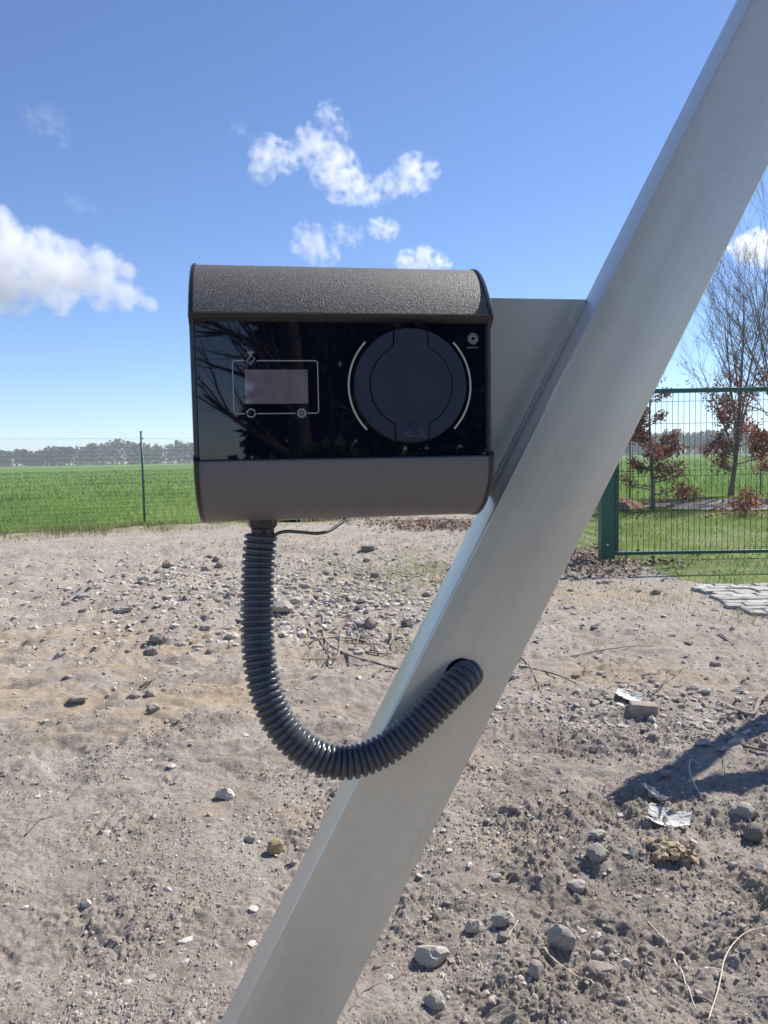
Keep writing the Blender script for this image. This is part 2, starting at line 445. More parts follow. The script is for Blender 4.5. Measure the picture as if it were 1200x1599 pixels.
def lawn_grass():
    n = 180000
    x = rng.uniform(2.2, 13, n); y = np.sqrt(rng.uniform(6.6 ** 2, 22 ** 2, n))
    x = x + rng.normal(0, .05, n); y = y + rng.normal(0, .06, n)
    k = in_poly(x + rng.normal(0, .1, n), y + rng.normal(0, .1, n), lawn_poly) & (x / y < 0.62) & (fence_side(x, y) < 0.1)
    k &= rng.uniform(0, 1, n) < np.clip(0.75 + 1.0 * perlin(x * 1.2, y * 1.2), 0.25, 1)
    x = x[k]; y = y[k]
    tone = np.clip(0.5 + 0.6 * perlin(x * .9 + 3, y * .9) + rng.normal(0, .2, len(x)), 0, 1)
    blades('lawn_grass', x, y, np.full(len(x), 0.006), 0.042 * rng.uniform(.5, 1.4, len(x)), np.full(len(x), 0.0075), M['lawn_blade'], 0.8, 'short green lawn grass around the gate', tone)
lawn_grass()
def verge():
    n = 34000
    t = rng.uniform(-14, 9, n); s = rng.normal(-0.35, 0.42, n)
    x = FA[0] + fdir[0] * t + fnor[0] * s + fdir[0] * 4; y = FA[1] + fdir[1] * t + fnor[1] * s + fdir[1] * 4
    k = (perlin(x * 1.5, y * 1.5) + rng.normal(0, .3, n)) > -0.05
    x = x[k]; y = y[k]; z = height(x, y) - 0.01
    blades('verge_grass', x, y, z, rng.uniform(.03, .13, len(x)) * (1 + 1.3 * np.clip(perlin(x * .9, y * .9 + 7), 0, 1)), np.full(len(x), .011), M['verge_blade'], 0.9, 'patchy dry and green weeds along the foot of the wire fence')
verge()
def sparse_weeds():
    X = []; Y = []
    for u, v, sx, sy, n in ((700, 900, .9, .8, 2600), (560, 850, 2.2, .9, 1500), (640, 1000, .5, .3, 250), (1040, 935, .3, .25, 160), (1190, 965, .25, .2, 200), (925, 850, .35, .5, 600)):
        p = gnd(u, v); X.append(rng.normal(p.x, sx, n)); Y.append(rng.normal(p.y, sy, n))
    x = np.concatenate(X); y = np.concatenate(Y); k = fence_side(x, y) < 0; x = x[k]; y = y[k]
    blades('sparse_weeds', x, y, height(x, y) - .004, rng.uniform(.02, .07, len(x)), np.full(len(x), .006), M['verge_blade'], 0.9, 'thin tufts of weeds growing through the stony soil')
sparse_weeds()

# ------------------------------------------------------------------ far wood
def forest():
    mt, nt, b = mat_new('forest')
    c = mixc(nt, attr(nt, 'tone'), (0.15, 0.118, 0.105), (0.035, 0.045, 0.032))
    nt.links.new(c, b.inputs['Base Color']); b.inputs['Roughness'].default_value = 0.9
    V = []; F = []; T = []
    rg = np.random.default_rng(3)
    N = 1900
    for i in range(N):
        a = rg.uniform(-0.62, 0.62); row = rg.uniform(0, 1)
        D = 470 + 50 * row + 60 * max(0, a)
        x = D * math.sin(a); y = D * math.cos(a)
        hgt = rg.uniform(9.5, 13.0) * (0.78 + 0.22 * float(sstep(-0.5, -0.30, np.array(a)))) + 2.6 * float(perlin(np.array([a * 14]), np.array([1.5]))[0]) + 2.0 * float(perlin(np.array([a * 47]), np.array([4.5]))[0])
        pine = rg.uniform() < (0.35 + 0.5 * float(sstep(-.1, .6, perlin(np.array([a * 9 + 4]), np.array([.3])))[0]))
        w = rg.uniform(1.6, 2.6)
        k = 50
        q = rg.uniform(0, 1, k) ** 0.7
        zz = hgt * (0.02 + 0.98 * q) if not pine else hgt * (0.12 + .88 * q)
        rr = w * np.sqrt(np.clip(1 - ((q - .45) / .6) ** 2, .05, 1)) * np.sqrt(rg.uniform(0, 1, k))
        th = rg.uniform(0, 6.283, k); s = rg.uniform(.5, 1.1, k) * (1.0 if pine else .8)
        cx = x + rr * np.cos(th); cy = y + rr * np.sin(th)
        d1 = rg.normal(0, 1, (k, 3)); d1 /= np.linalg.norm(d1, axis=1)[:, None]; d2 = rg.normal(0, 1, (k, 3)); d2 -= d1 * (d1 * d2).sum(1)[:, None]; d2 /= np.linalg.norm(d2, axis=1)[:, None]
        c0 = np.stack([cx, cy, zz], -1)
        off = sum(len(v) for v in V) if False else None
        quad = np.stack([c0 - d1 * s[:, None], c0 + d2 * s[:, None] * .7, c0 + d1 * s[:, None], c0 - d2 * s[:, None] * .7], 1)
        V.append(quad.reshape(-1, 3)); T.append(np.full(k * 4, (0.75 if pine else 0.12) + rg.uniform(-.12, .2)))
        # trunk as a thin upright pair of faces
        tw = .16
        V.append(np.array([[x - tw, y, -1], [x + tw, y, -1], [x + tw * .5, y, hgt * .9], [x - tw * .5, y, hgt * .9], [x, y - tw, -1], [x, y + tw, -1], [x, y + tw * .5, hgt * .9], [x, y - tw * .5, hgt * .9]])); T.append(np.full(8, .15))
    V = np.concatenate(V); T = np.concatenate(T)
    F = np.arange(len(V)).reshape(-1, 4)
    o = obj('forest', mesh_np('forest', V, F, mt, {'tone': T})); tag(o, 'distant grey-brown wood with dark pines along the horizon', None, None, 'stuff')
forest()

# ------------------------------------------------------------------ loose soil and gravel
ICO_V = None
def ico(sub):
    bm = bmesh.new(); bmesh.ops.create_icosphere(bm, subdivisions=sub, radius=1.0)
    bm.verts.ensure_lookup_table()
    v = np.array([x.co[:] for x in bm.verts]); f = np.array([[x.index for x in q.verts] for q in bm.faces]); bm.free(); return v, f
ico1, ico1f = ico(1)
octa = np.array([[1, 0, 0], [-1, 0, 0], [0, 1, 0], [0, -1, 0], [0, 0, 1], [0, 0, -1]], float)
octaf = np.array([[0, 2, 4], [2, 1, 4], [1, 3, 4], [3, 0, 4], [2, 0, 5], [1, 2, 5], [3, 1, 5], [0, 3, 5]])
def scatter(name, x, y, size, mat, label, tone, flat=0.6, sink=0.6, simple_shape=False):
    ico1, ico1f = (octa, octaf) if simple_shape else (globals()['ico1'], globals()['ico1f'])
    n = len(x); nv = len(ico1)
    jit = 1 + rng.uniform(-.32, .32, (n, nv))
    V = ico1[None] * jit[..., None]
    sc = size[:, None] * np.stack([rng.uniform(.7, 1.3, n), rng.uniform(.6, 1.1, n), flat * rng.uniform(.6, 1.3, n)], -1)
    V = V * sc[:, None, :]
    a = rng.uniform(0, 6.283, n); ca = np.cos(a)[:, None]; sa = np.sin(a)[:, None]
    tl = rng.normal(0, .3, n)[:, None]
    X = V[..., 0] * ca - V[..., 1] * sa; Y = V[..., 0] * sa + V[..., 1] * ca; Z = V[..., 2] + X * tl
    P = np.stack([X + x[:, None], Y + y[:, None], Z + (height(x, y) + size * flat * (0.5 - sink))[:, None]], -1)
    F = (np.arange(n)[:, None, None] * nv + ico1f[None]).reshape(-1, 3)
    me = mesh_np(name, P.reshape(-1, 3), F, mat, {'tone': np.repeat(tone, nv)})
    o = obj(name, me); tag(o, label, None, None, 'stuff'); return o
def fan(n, r0, r1, p=1.0, half=36):
    a = rng.uniform(-math.radians(half), math.radians(half), n); r = (r0 ** (1 + p) + rng.uniform(0, 1, n) * (r1 ** (1 + p) - r0 ** (1 + p))) ** (1 / (1 + p))
    return r * np.sin(a), r * np.cos(a)
def loose():
    X = []; Y = []; S = []
    for n, r0, r1, s0, s1 in ((6000, 1.5, 4.5, .004, .013), (9000, 3.0, 8.0, .005, .014), (9000, 5.5, 15, .01, .03)):
        x, y = fan(n, r0, r1, 0.5)
        clump = perlin(x * 2.2 + 11, y * 2.2) + 0.7 * perlin(x * 6, y * 6 + 5) + 0.35 * sstep(-.3, .8, x) - 0.25
        k = (rng.uniform(-.5, .9, n) < clump) & (fence_side(x, y) < -.1) & ~in_poly(x, y, lawn_poly)
        X.append(x[k]); Y.append(y[k]); S.append(s0 + (s1 - s0) * rng.uniform(0, 1, k.sum()) ** 2.2)
    x = np.concatenate(X); y = np.concatenate(Y); s = np.concatenate(S)
    scatter('soil_crumbs', x, y, s, M['crumb'], 'loose crumbs and clods of soil scattered over the ground', np.clip(rng.normal(.5, .25, len(x)), 0, 1))
    x, y = fan(125000, 1.35, 3.8, 0.4)
    clump = perlin(x * 2.2 + 11, y * 2.2) + 0.8 * perlin(x * 7, y * 7 + 5) + 0.5 * perlin(x * 17, y * 17) + 0.4 * sstep(-.3, .8, x) - 0.1
    k = rng.uniform(-.5, 1.0, len(x)) < clump; x = x[k]; y = y[k]
    scatter('soil_grains', x, y, .0012 + .006 * rng.uniform(0, 1, len(x)) ** 2.5, M['crumb'], 'fine grains and small crumbs of loose dry soil', np.clip(rng.normal(.5, .25, len(x)), 0, 1), .7, .35, True)
    # pale gravel: sparse everywhere, thick in the rubble patch in the middle distance
    X = []; Y = []; S = []
    x, y = fan(2600, 1.4, 12, 0.6); X.append(x); Y.append(y); S.append(.003 + .012 * rng.uniform(0, 1, len(x)) ** 2 * (1 + y / 6))
    for u, v, sx, sy, n, s0, s1 in ((400, 925, 1.0, 1.1, 1500, .010, .042), (520, 890, 1.6, 1.6, 2700, .007, .026), (330, 905, .9, .8, 900, .012, .045), (640, 960, .6, .7, 900, .008, .03),
                                    (500, 950, .5, .6, 700, .012, .05), (950, 1110, .35, .2, 420, .006, .025), (1130, 1120, .3, .25, 300, .006, .025), (740, 1290, .15, .25, 260, .003, .012), (430, 1290, .12, .1, 180, .003, .01),
                                    (880, 890, .5, .3, 350, .008, .025), (1000, 890, .35, .2, 260, .008, .03), (210, 1000, .5, .3, 200, .006, .025)):
        p = gnd(u, v); X.append(rng.normal(p.x, sx, n)); Y.append(rng.normal(p.y, sy, n)); S.append(s0 + (s1 - s0) * rng.uniform(0, 1, n) ** 2.5)
    x = np.concatenate(X); y = np.concatenate(Y); s = np.concatenate(S)
    k = (fence_side(x, y) < -.1) & ~in_poly(x, y, lawn_poly); x = x[k]; y = y[k]; s = s[k]
    scatter('gravel', x, y, s, M['gravel'], 'pale gravel and rubble fragments strewn across the soil', np.clip(rng.normal(.45, .28, len(x)), 0, 1), .6)
loose()
def leaf_scatter(name, zones, mat, label, smin=.02, smax=.045):
    Vs = []; T = []
    for u, v, sx, sy, n, zt in zones:
        p = gnd(u, v)
        x = rng.normal(p.x, sx, n); y = rng.normal(p.y, sy, n); z = height(x, y) + .006 + rng.uniform(0, zt, n)
        lawn_in = in_poly(x, y, lawn_poly); z = np.where(lawn_in, np.maximum(z, .025), z)
        s = rng.uniform(smin, smax, n); a = rng.uniform(0, 6.283, n)
        nx = rng.normal(0, .45, n); ny = rng.normal(0, .45, n)
        ca = np.cos(a); sa = np.sin(a)
        for (lx, ly, lz) in ((-1, 0, .12), (0, -.55, 0), (1, 0, .15), (0, .55, 0)):
            px = (lx * ca - ly * sa) * s; py = (lx * sa + ly * ca) * s
            Vs.append(np.stack([x + px, y + py, z + px * nx + py * ny + lz * s], -1))
        T.append(np.clip(rng.normal(.5, .3, n), 0, 1))
    V = []; k = 0
    for i in range(0, len(Vs), 4):
        V.append(np.stack(Vs[i:i + 4], 1).reshape(-1, 3))
    V = np.concatenate(V); T = np.repeat(np.concatenate(T), 4)
    F = np.arange(len(V)).reshape(-1, 4)
    o = obj(name, mesh_np(name, V, F, mat, {'tone': T})); tag(o, label, None, None, 'stuff')
leaf_scatter('leaf_litter', [(690, 822, .55, .55, 1500, .05), (650, 815, .7, .4, 500, .03), (905, 868, .28, .35, 500, .05), (900, 890, .5, .3, 420, .03), (960, 882, .5, .14, 260, .05), (1060, 868, .9, .05, 120, .05), (1120, 790, 1.4, .7, 500, .06), (1090, 806, 1.6, .4, 300, .03)], M['litter_leaf'], 'brown dead leaves lying along the fences and the planting bed')

# ------------------------------------------------------------------ stones one by one
def stone_mesh(k, sub=2, facet=.25):
    r = np.random.default_rng(100 + k)
    v, f = ico(sub)
    d = np.ones(len(v))
    for _ in range(9):                       # chop facets off
        n = r.normal(0, 1, 3); n /= np.linalg.norm(n); t = r.uniform(.55, .9)
        s = v @ n
        cut = s > t
        v[cut] -= (s[cut] - t)[:, None] * n * r.uniform(.7, 1)
    v *= (1 + .05 * r.normal(0, 1, len(v)))[:, None]
    v /= np.abs(v).max(0)
    return v, f
def stone_material(name, c0, c1):
    mt, nt, b = mat_new(name)
    oi = nd(nt, 'ObjectInfo')
    c = ramp(nt, noise(nt, 1.6, 6, .65), [(.3, c0), (.7, c1)])
    sp = ramp(nt, noise(nt, 9, 4, .7), [(.35, (.72, .71, .70)), (.65, (1.15, 1.14, 1.12))])
    c = mixc(nt, 1, c, sp, 'MULTIPLY')
    v = nd(nt, 'MapRange'); v.inputs['To Min'].default_value = .8; v.inputs['To Max'].default_value = 1.15
    nt.links.new(oi.outputs['Random'], v.inputs[0])
    hs = nd(nt, 'HueSaturation'); nt.links.new(c, hs.inputs['Color']); nt.links.new(v.outputs[0], hs.inputs['Value'])
    nt.links.new(hs.outputs[0], b.inputs['Base Color']); b.inputs['Roughness'].default_value = .88; b.inputs['Specular IOR Level'].default_value = .25
    bump(nt, b, noise(nt, 7, 6, .7), .5, .12)
    return mt
M['st_pale'] = stone_material('pale_stone', (.50, .445, .385), (.66, .605, .53))
M['st_grey'] = stone_material('grey_stone', (.36, .325, .29), (.50, .46, .41))
M['st_dark'] = stone_material('dark_stone', (.21, .19, .175), (.31, .285, .26))
M['st_yellow'] = stone_material('yellow_stone', (.46, .34, .18), (.62, .49, .30))
M['st_brick'] = stone_material('brick_stone', (.36, .295, .25), (.50, .43, .37))
_sm = {}
def stone_me(mat, k, sub):
    key = (mat, k, sub)
    if key not in _sm:
        v, f = stone_mesh(k, sub)
        me = mesh_np('stone_' + mat, v, f, M[mat], None, True); sharp(me, 28); _sm[key] = me
    return _sm[key]
def stone(u, v, w, h, mat, label, k=None, tilt=None, sub=3, group=None, name='stone', block=False):
    """u,v: centre of the stone in the photo; w,h: its size there in pixels"""
    p = on_ground(u, v + h * .42)
    mpp = p.y / FPX
    sx = w * mpp / 2; sz = h * mpp / 2 * .93
    sy = max(sx, sz) * random.uniform(.7, .95)
    k = random.randrange(10) if k is None else k
    if block:
        bm = bmesh.new(); box_bm(bm, (0, 0, 0), (2, 2, 2), .18)
        for q in bm.verts: q.co += Vector((random.uniform(-.05, .05), random.uniform(-.05, .05), random.uniform(-.06, .06)))
        me = bm_mesh('block_' + mat, bm, M[mat], True); sharp(me, 40)
    else: me = stone_me(mat, k, sub)
    o = obj(name, me)
    c = on_ground(u, v + h * .42); c = Vector((c.x, c.y + sy * .6, hz(c.x, c.y + sy * .6)))
    o.scale = (sx, sy, sz)
    o.rotation_euler = (random.uniform(-.12, .12), random.uniform(-.15, .15) if tilt is None else tilt, random.uniform(-.5, .5) if not block else random.uniform(-.25, .25))
    o.location = (c.x, c.y, c.z + sz * (.25 if group else .42))
    tag(o, label, 'stone' if name == 'stone' else 'brick', group)
    return o
ST = [
 (680, 1558, 42, 40, 'st_pale', 'rounded beige stone near the lower frame edge beside the beam foot', 1),
 (838, 1510, 30, 42, 'st_grey', 'angular upright grey stone with a pale top, low in the picture', 2),
 (880, 1470, 48, 50, 'st_grey', 'largest tilted grey slab stone in the lower right soil', 3, .6),
 (678, 1487, 62, 52, 'st_pale', 'big chunky pale stone with knobbly top right of the beam', 4),
 (742, 1444, 34, 30, 'st_pale', 'warm beige stone next to a shadowed grey stone', 5),
 (784, 1436, 34, 30, 'st_grey', 'shadowed grey stone right of the warm beige stone', 6),
 (787, 1463, 22, 20, 'st_grey', 'small grey stone just below the shadowed grey stone', 7),
 (938, 1340, 42, 34, 'st_grey', 'grey stone left of the yellowish foam clump', 8),
 (936, 1303, 30, 14, 'st_pale', 'thin pale flat stone left of the white wrapper', 9),
 (1165, 1262, 44, 32, 'st_grey', 'light grey stone below the shadow fork at the right', 1),
 (1182, 1298, 40, 34, 'st_dark', 'dark grey round stone at the right frame edge', 2),
 (430, 1322, 30, 34, 'st_yellow', 'yellow ochre stone left of the beam', 3),
 (392, 1305, 22, 22, 'st_pale', 'small pale stone left of the yellow ochre stone', 4),
 (350, 1238, 36, 26, 'st_pale', 'pale crumbling stone below the conduit loop', 5),
 (935, 1493, 22, 18, 'st_pale', 'small pale stone right of the tilted grey slab stone', 6),
 (941, 1516, 42, 13, 'st_brick', 'flat brownish shard below the small pale stone', 7),
 (1020, 1246, 14, 12, 'st_pale', 'little pale stone touching the torn paper scrap', 8),
 (238, 1106, 27, 19, 'st_pale', 'beige cube-like stone casting a shadow on smooth soil', 9),
 (208, 1086, 24, 14, 'st_grey', 'low grey stone left of a round beige one', 0),
 (234, 1081, 22, 16, 'st_pale', 'round beige stone half sunk behind the cube-like stone', 1),
 (120, 1094, 36, 11, 'st_grey', 'flat grey stone on the smooth soil at the left', 2),
 (234, 1011, 24, 18, 'st_grey', 'grey stone at the front of a small stone heap', 3),
 (246, 997, 30, 22, 'st_grey', 'upper stone of the small heap with a twig', 4),
 (223, 1002, 14, 14, 'st_dark', 'dark stone at the left of the small stone heap', 5),
 (282, 1003, 24, 14, 'st_pale', 'pale stone right of the twig in the small heap', 6),
 (308, 1006, 26, 10, 'st_pale', 'flat pale stone at the right end of the small heap', 7),
 (262, 880, 24, 17, 'st_brick', 'solitary dark brown stone below the fence at the left', 8),
 (321, 884, 24, 19, 'st_brick', 'brownish cube stone in the row left of the conduit', 9),
 (341, 881, 17, 17, 'st_brick', 'brownish stone right of the cube stone by the conduit', 0),
 (326, 869, 18, 11, 'st_dark', 'dark stone behind the brownish cube stone', 1),
 (127, 928, 28, 11, 'st_grey', 'low stone with dark front face at far left soil', 2),
 (222, 906, 25, 13, 'st_pale', 'pale flat stone between the dark brown stone and gravel', 3),
 (190, 949, 38, 15, 'st_pale', 'long pale half-buried stone left of the gravel', 4),
 (288, 934, 15, 15, 'st_dark', 'slate-grey stone standing out of the pale gravel', 5),
 (356, 977, 28, 15, 'st_pale', 'pale stone touching the conduit outline at its left', 6),
 (320, 980, 20, 12, 'st_pale', 'pale stone left of the one beside the conduit', 7),
 (441, 944, 36, 24, 'st_pale', 'large pale block stone just right of the conduit', 8),
 (462, 940, 30, 12, 'st_pale', 'long pale stone leaning on the large block stone', 9),
 (545, 915, 20, 12, 'st_pale', 'pale stone with shaded front in the middle gravel', 0),
 (554, 912, 13, 9, 'st_pale', 'bright chip right of the shaded pale stone', 1),
 (573, 874, 13, 10, 'st_dark', 'dark pyramid stone under the brick fragment', 2),
 (586, 899, 16, 12, 'st_dark', 'dark solitary stone in the middle gravel', 3),
 (536, 883, 18, 9, 'st_grey', 'grey stone left of the dark pyramid stone', 4),
 (637, 971, 24, 18, 'st_dark', 'dark grey stone near the beam edge with flat front', 5),
 (646, 959, 20, 12, 'st_pale', 'pale stone behind the dark grey one by the beam', 6),
 (562, 970, 24, 22, 'st_grey', 'grey stone at the left of a pair above the branches', 7),
 (580, 972, 24, 26, 'st_brick', 'tan stone at the right of a pair above the branches', 8),
 (569, 988, 16, 14, 'st_pale', 'white-grey stone below the pair above the branches', 9),
 (634, 988, 14, 11, 'st_pale', 'small pale stone below the dark one by the beam', 0),
 (667, 927, 18, 11, 'st_pale', 'pale stone closest to the beam in the gravel', 1),
 (565, 937, 18, 12, 'st_pale', 'pale stone alone above the stone pair', 2),
 (1120, 1036, 18, 11, 'st_brick', 'small brownish stone on smooth soil at the right', 3),
 (1027, 922, 17, 14, 'st_grey', 'round grey stone at the corner of the lawn', 4),
 (1101, 1158, 30, 15, 'st_pale', 'pale flat stone left of the shadow fork tip branch', 5),
 (1152, 1156, 30, 20, 'st_pale', 'pale stone lying under the thick branch at the right', 6),
 (804, 1054, 20, 12, 'st_grey', 'grey stone right at the beam edge under a twig', 7),
 (930, 981, 14, 9, 'st_dark', 'tiny dark stone on the smooth tan soil', 8),
 (1076, 1004, 18, 9, 'st_grey', 'flat grey stone on tan soil below the paving', 9),
 (1064, 1082, 24, 11, 'st_grey', 'grey stone behind the brick-shaped stone', 0),
 (903, 1080, 18, 10, 'st_pale', 'pale stone left of the white plastic scraps', 1),
 (1042, 1210, 22, 12, 'st_grey', 'grey stone just above the fork shadow', 2),
 (775, 1370, 26, 14, 'st_grey', 'worn grey stone in the crumbly soil', 3),
 (905, 1385, 34, 22, 'st_grey', 'pale clod in the rough heap at lower right', 4),
 (690, 1270, 14, 10, 'st_grey', 'small stone touching the right side of beam', 5),
 (1008, 1112, 42, 23, 'st_brick', None, 0),
 (575, 858, 21, 11, 'st_dark', None, 0),
]
for s in ST:
    lab = s[5]; tl = s[7] if len(s) > 7 else None
    if lab is None:
        if s[0] > 900: stone(*s[:5], 'long brick-shaped stone right of the white plastic scraps', name='brick_fragment', block=True)
        else: stone(*s[:5], 'dark brick fragment in the gravel below the charger', name='brick_fragment', block=True)
    else: stone(*s[:6], k=s[6], tilt=tl)
# unremarkable repeats
rs = random.Random(5)
def gauss_stones(zones):
    for u0, v0, su, sv, n, w0, w1, where in zones:
        for _ in range(n):
            u = rs.gauss(u0, su); v = rs.gauss(v0, sv)
            if v < 848 or u < -10 or u > 1210 or (u > 1000 and v < 980): continue
            w = rs.uniform(w0, w1)
            hh = w * rs.uniform(.4, .8); mk = rs.choice(['st_pale', 'st_grey', 'st_grey', 'st_brick', 'st_brick'])
            look = {'st_pale': 'pale', 'st_grey': 'grey', 'st_brick': 'brownish'}[mk] + (' flat' if hh < w * .6 else ' chunky')
            stone(u, v, w, hh, mk, 'small ' + look + ' stone ' + where, k=rs.randrange(10), sub=2, group='small stones ' + where)
gauss_stones([(350, 925, 90, 30, 46, 9, 20, 'in the gravel patch left of the conduit'), (520, 900, 90, 40, 26, 8, 14, 'in the gravel just below the charger'), (560, 960, 60, 30, 14, 9, 16, 'around the tangle of branches'), (980, 1090, 70, 30, 16, 9, 18, 'around the white plastic scraps'), (1130, 1150, 50, 40, 14, 10, 18, 'around the thick knotty branch'), (800, 1400, 90, 90, 22, 9, 17, 'in the crumbly soil right of the beam'), (1050, 1430, 90, 90, 20, 9, 18, 'in the lower right soil'), (300, 1300, 180, 110, 16, 8, 13, 'on the lower left soil'), (150, 1000, 120, 50, 14, 8, 13, 'on the smooth soil at middle left'), (900, 900, 60, 18, 12, 8, 14, 'near the foot of the gate post')])

# ------------------------------------------------------------------ cobbled paving
def cobbles():
    base = obj('pavement', mesh_py('pavement', [(0, 0, 0)] , [], None)); bpy.data.objects.remove(base)
    x0 = 2.70; y1 = gnd(1120, 918).y; y0 = gnd(1180, 962).y
    bm = bmesh.new(); box_bm(bm, (x0 + 1.75, (y0 + y1) / 2, -0.04), (3.1, y1 - y0 - .06, .10), .01)
    pv = obj('pavement', bm_mesh('pavement', bm, simple('paving_bed', (.17, .15, .13), (.26, .24, .2), .95, ns=20, bs=.5, bscale=80, bdist=.01)))
    tag(pv, 'light grey cobbled paving strip at the lawn edge', None, None, 'structure')
    mt = stone_material('cobble', (.46, .44, .41), (.66, .64, .60))
    shapes = []
    for k in range(6):
        bm = bmesh.new(); box_bm(bm, (0, 0, 0), (2, 2, 2), .16)
        r = random.Random(k)
        for q in bm.verts: q.co += Vector((r.uniform(-.12, .12), r.uniform(-.12, .12), r.uniform(-.07, .07)))
        shapes.append(bm_mesh('cobble', bm, mt, False))
    y = y0; row = 0
    while y < y1:
        d = random.uniform(.10, .14); x = x0 + random.uniform(-.05, .08) + .12 * math.sin(row * 1.3) * .5 + (y - y0) * .14
        while x < x0 + 3.0:
            w = random.uniform(.13, .23)
            o = obj('cobble', random.choice(shapes), pv)
            o.location = (x + w / 2, y + d / 2, .006 + random.uniform(-.004, .004)); o.scale = (w / 2 * .95, d / 2 * .95, .022)
            o.rotation_euler = (random.uniform(-.04, .04), random.uniform(-.04, .04), random.uniform(-.08, .08))
            x += w + random.uniform(.0, .012)
        y += d + .006; row += 1
cobbles()

# ------------------------------------------------------------------ fences
M['green_paint'] = simple('green_paint', (.008, .085, .060), (.014, .115, .082), .42, ns=5, rvar=.08)
M['wire_zinc'] = simple('zinc_wire', (.24, .26, .27), (.33, .34, .35), .6, metal=.2, ns=10)
M['green_wire'] = simple('green_wire', (.006, .045, .033), (.012, .07, .05), .5, ns=10)
def chain_link(name, A, B, hgt, posts, label, cell=.075, wr=.0021, z0=.02, mat='wire_zinc', x_gap=None):
    A = Vector((*A, 0)); B = Vector((*B, 0)); L = (B - A).length; D = (B - A).normalized(); Nn = Vector((-D.y, D.x, 0))
    root = empty(name, A)
    tag(root, label, 'fence')
    rz = math.atan2(D.y, D.x); root.rotation_euler = (0, 0, rz)
    # wire mesh: zigzag strands woven together
    V = []; F = []
    n = int(L / cell); rows = int((hgt - z0) / (cell / 2)) ; 
    for i in range(n):
        pts = []
        for k in range(rows + 1):
            xx = (i + (k % 2) * 1.0) * cell
            pts.append((xx, .003 * (1 if k % 2 else -1), z0 + k * cell / 2))
        off = len(V)
        for (px, py, pz) in pts:
            for a in (0, 2.094, 4.188):
                V.append((px + wr * 1.2 * math.cos(a), py + wr * math.sin(a), pz))
        for k in range(rows):
            for a in range(3):
                F.append((off + k * 3 + a, off + k * 3 + (a + 1) % 3, off + (k + 1) * 3 + (a + 1) % 3, off + (k + 1) * 3 + a))
    o = obj('wire_mesh', mesh_np('wire_mesh', np.array(V), np.array(F), M[mat]), root); o['kind'] = 'stuff'
    for zz in (z0 + .03, z0 + (hgt - z0) * .5, z0 + (rows) * cell / 2):
        tube('tension_wire', [(0, .004, zz), (L / 2, .004, zz - .006), (L, .004, zz)], .0018, M['wire_zinc'], root, 5)
    for t, ph in posts:
        p = empty('x') if False else None
        o = tube('post', [(t, -.025, -.3), (t, -.025, ph)], .021, M['green_paint'], root, 12)
        c = tube('post_cap', [(0, 0, 0), (0, 0, .012), (0, 0, .02)], [.024, .024, .012], M['green_paint'], o, 12)
        c.location = (t, -.025, ph)
        for zz in (.9, hgt - .04):
            k = box('wire_clip', (t + .018, -.035, zz), (.03, .05, .02), M['green_paint'], o, .003)
    return root
Lb = float(np.linalg.norm(FB - FA))
tl0 = 9.0
A0 = FA - fdir * tl0
pt = lambda d: tl0 + d
ph0 = CAM_H + (717.5 - 675) * 0 + 0.575
chain_link('chain_link_fence', A0, FA + fdir * 22, 1.74, [(pt(-6.5), 1.82), (pt(0), 1.82), (pt(6.1), 1.82), (pt(Lb), 1.72), (pt(Lb + 5), 1.75)], 'tall wire mesh fence on thin green posts along the green field')
GPOS = np.array([GX - .12, GY])
Ls = float(np.linalg.norm(CORNER - GPOS))
chain_link('chain_link_fence', GPOS, CORNER, 1.6, [(3.2, 1.65), (6.4, 1.65)], label='short wire mesh fence running back from the dark green gate post', wr=.0015)

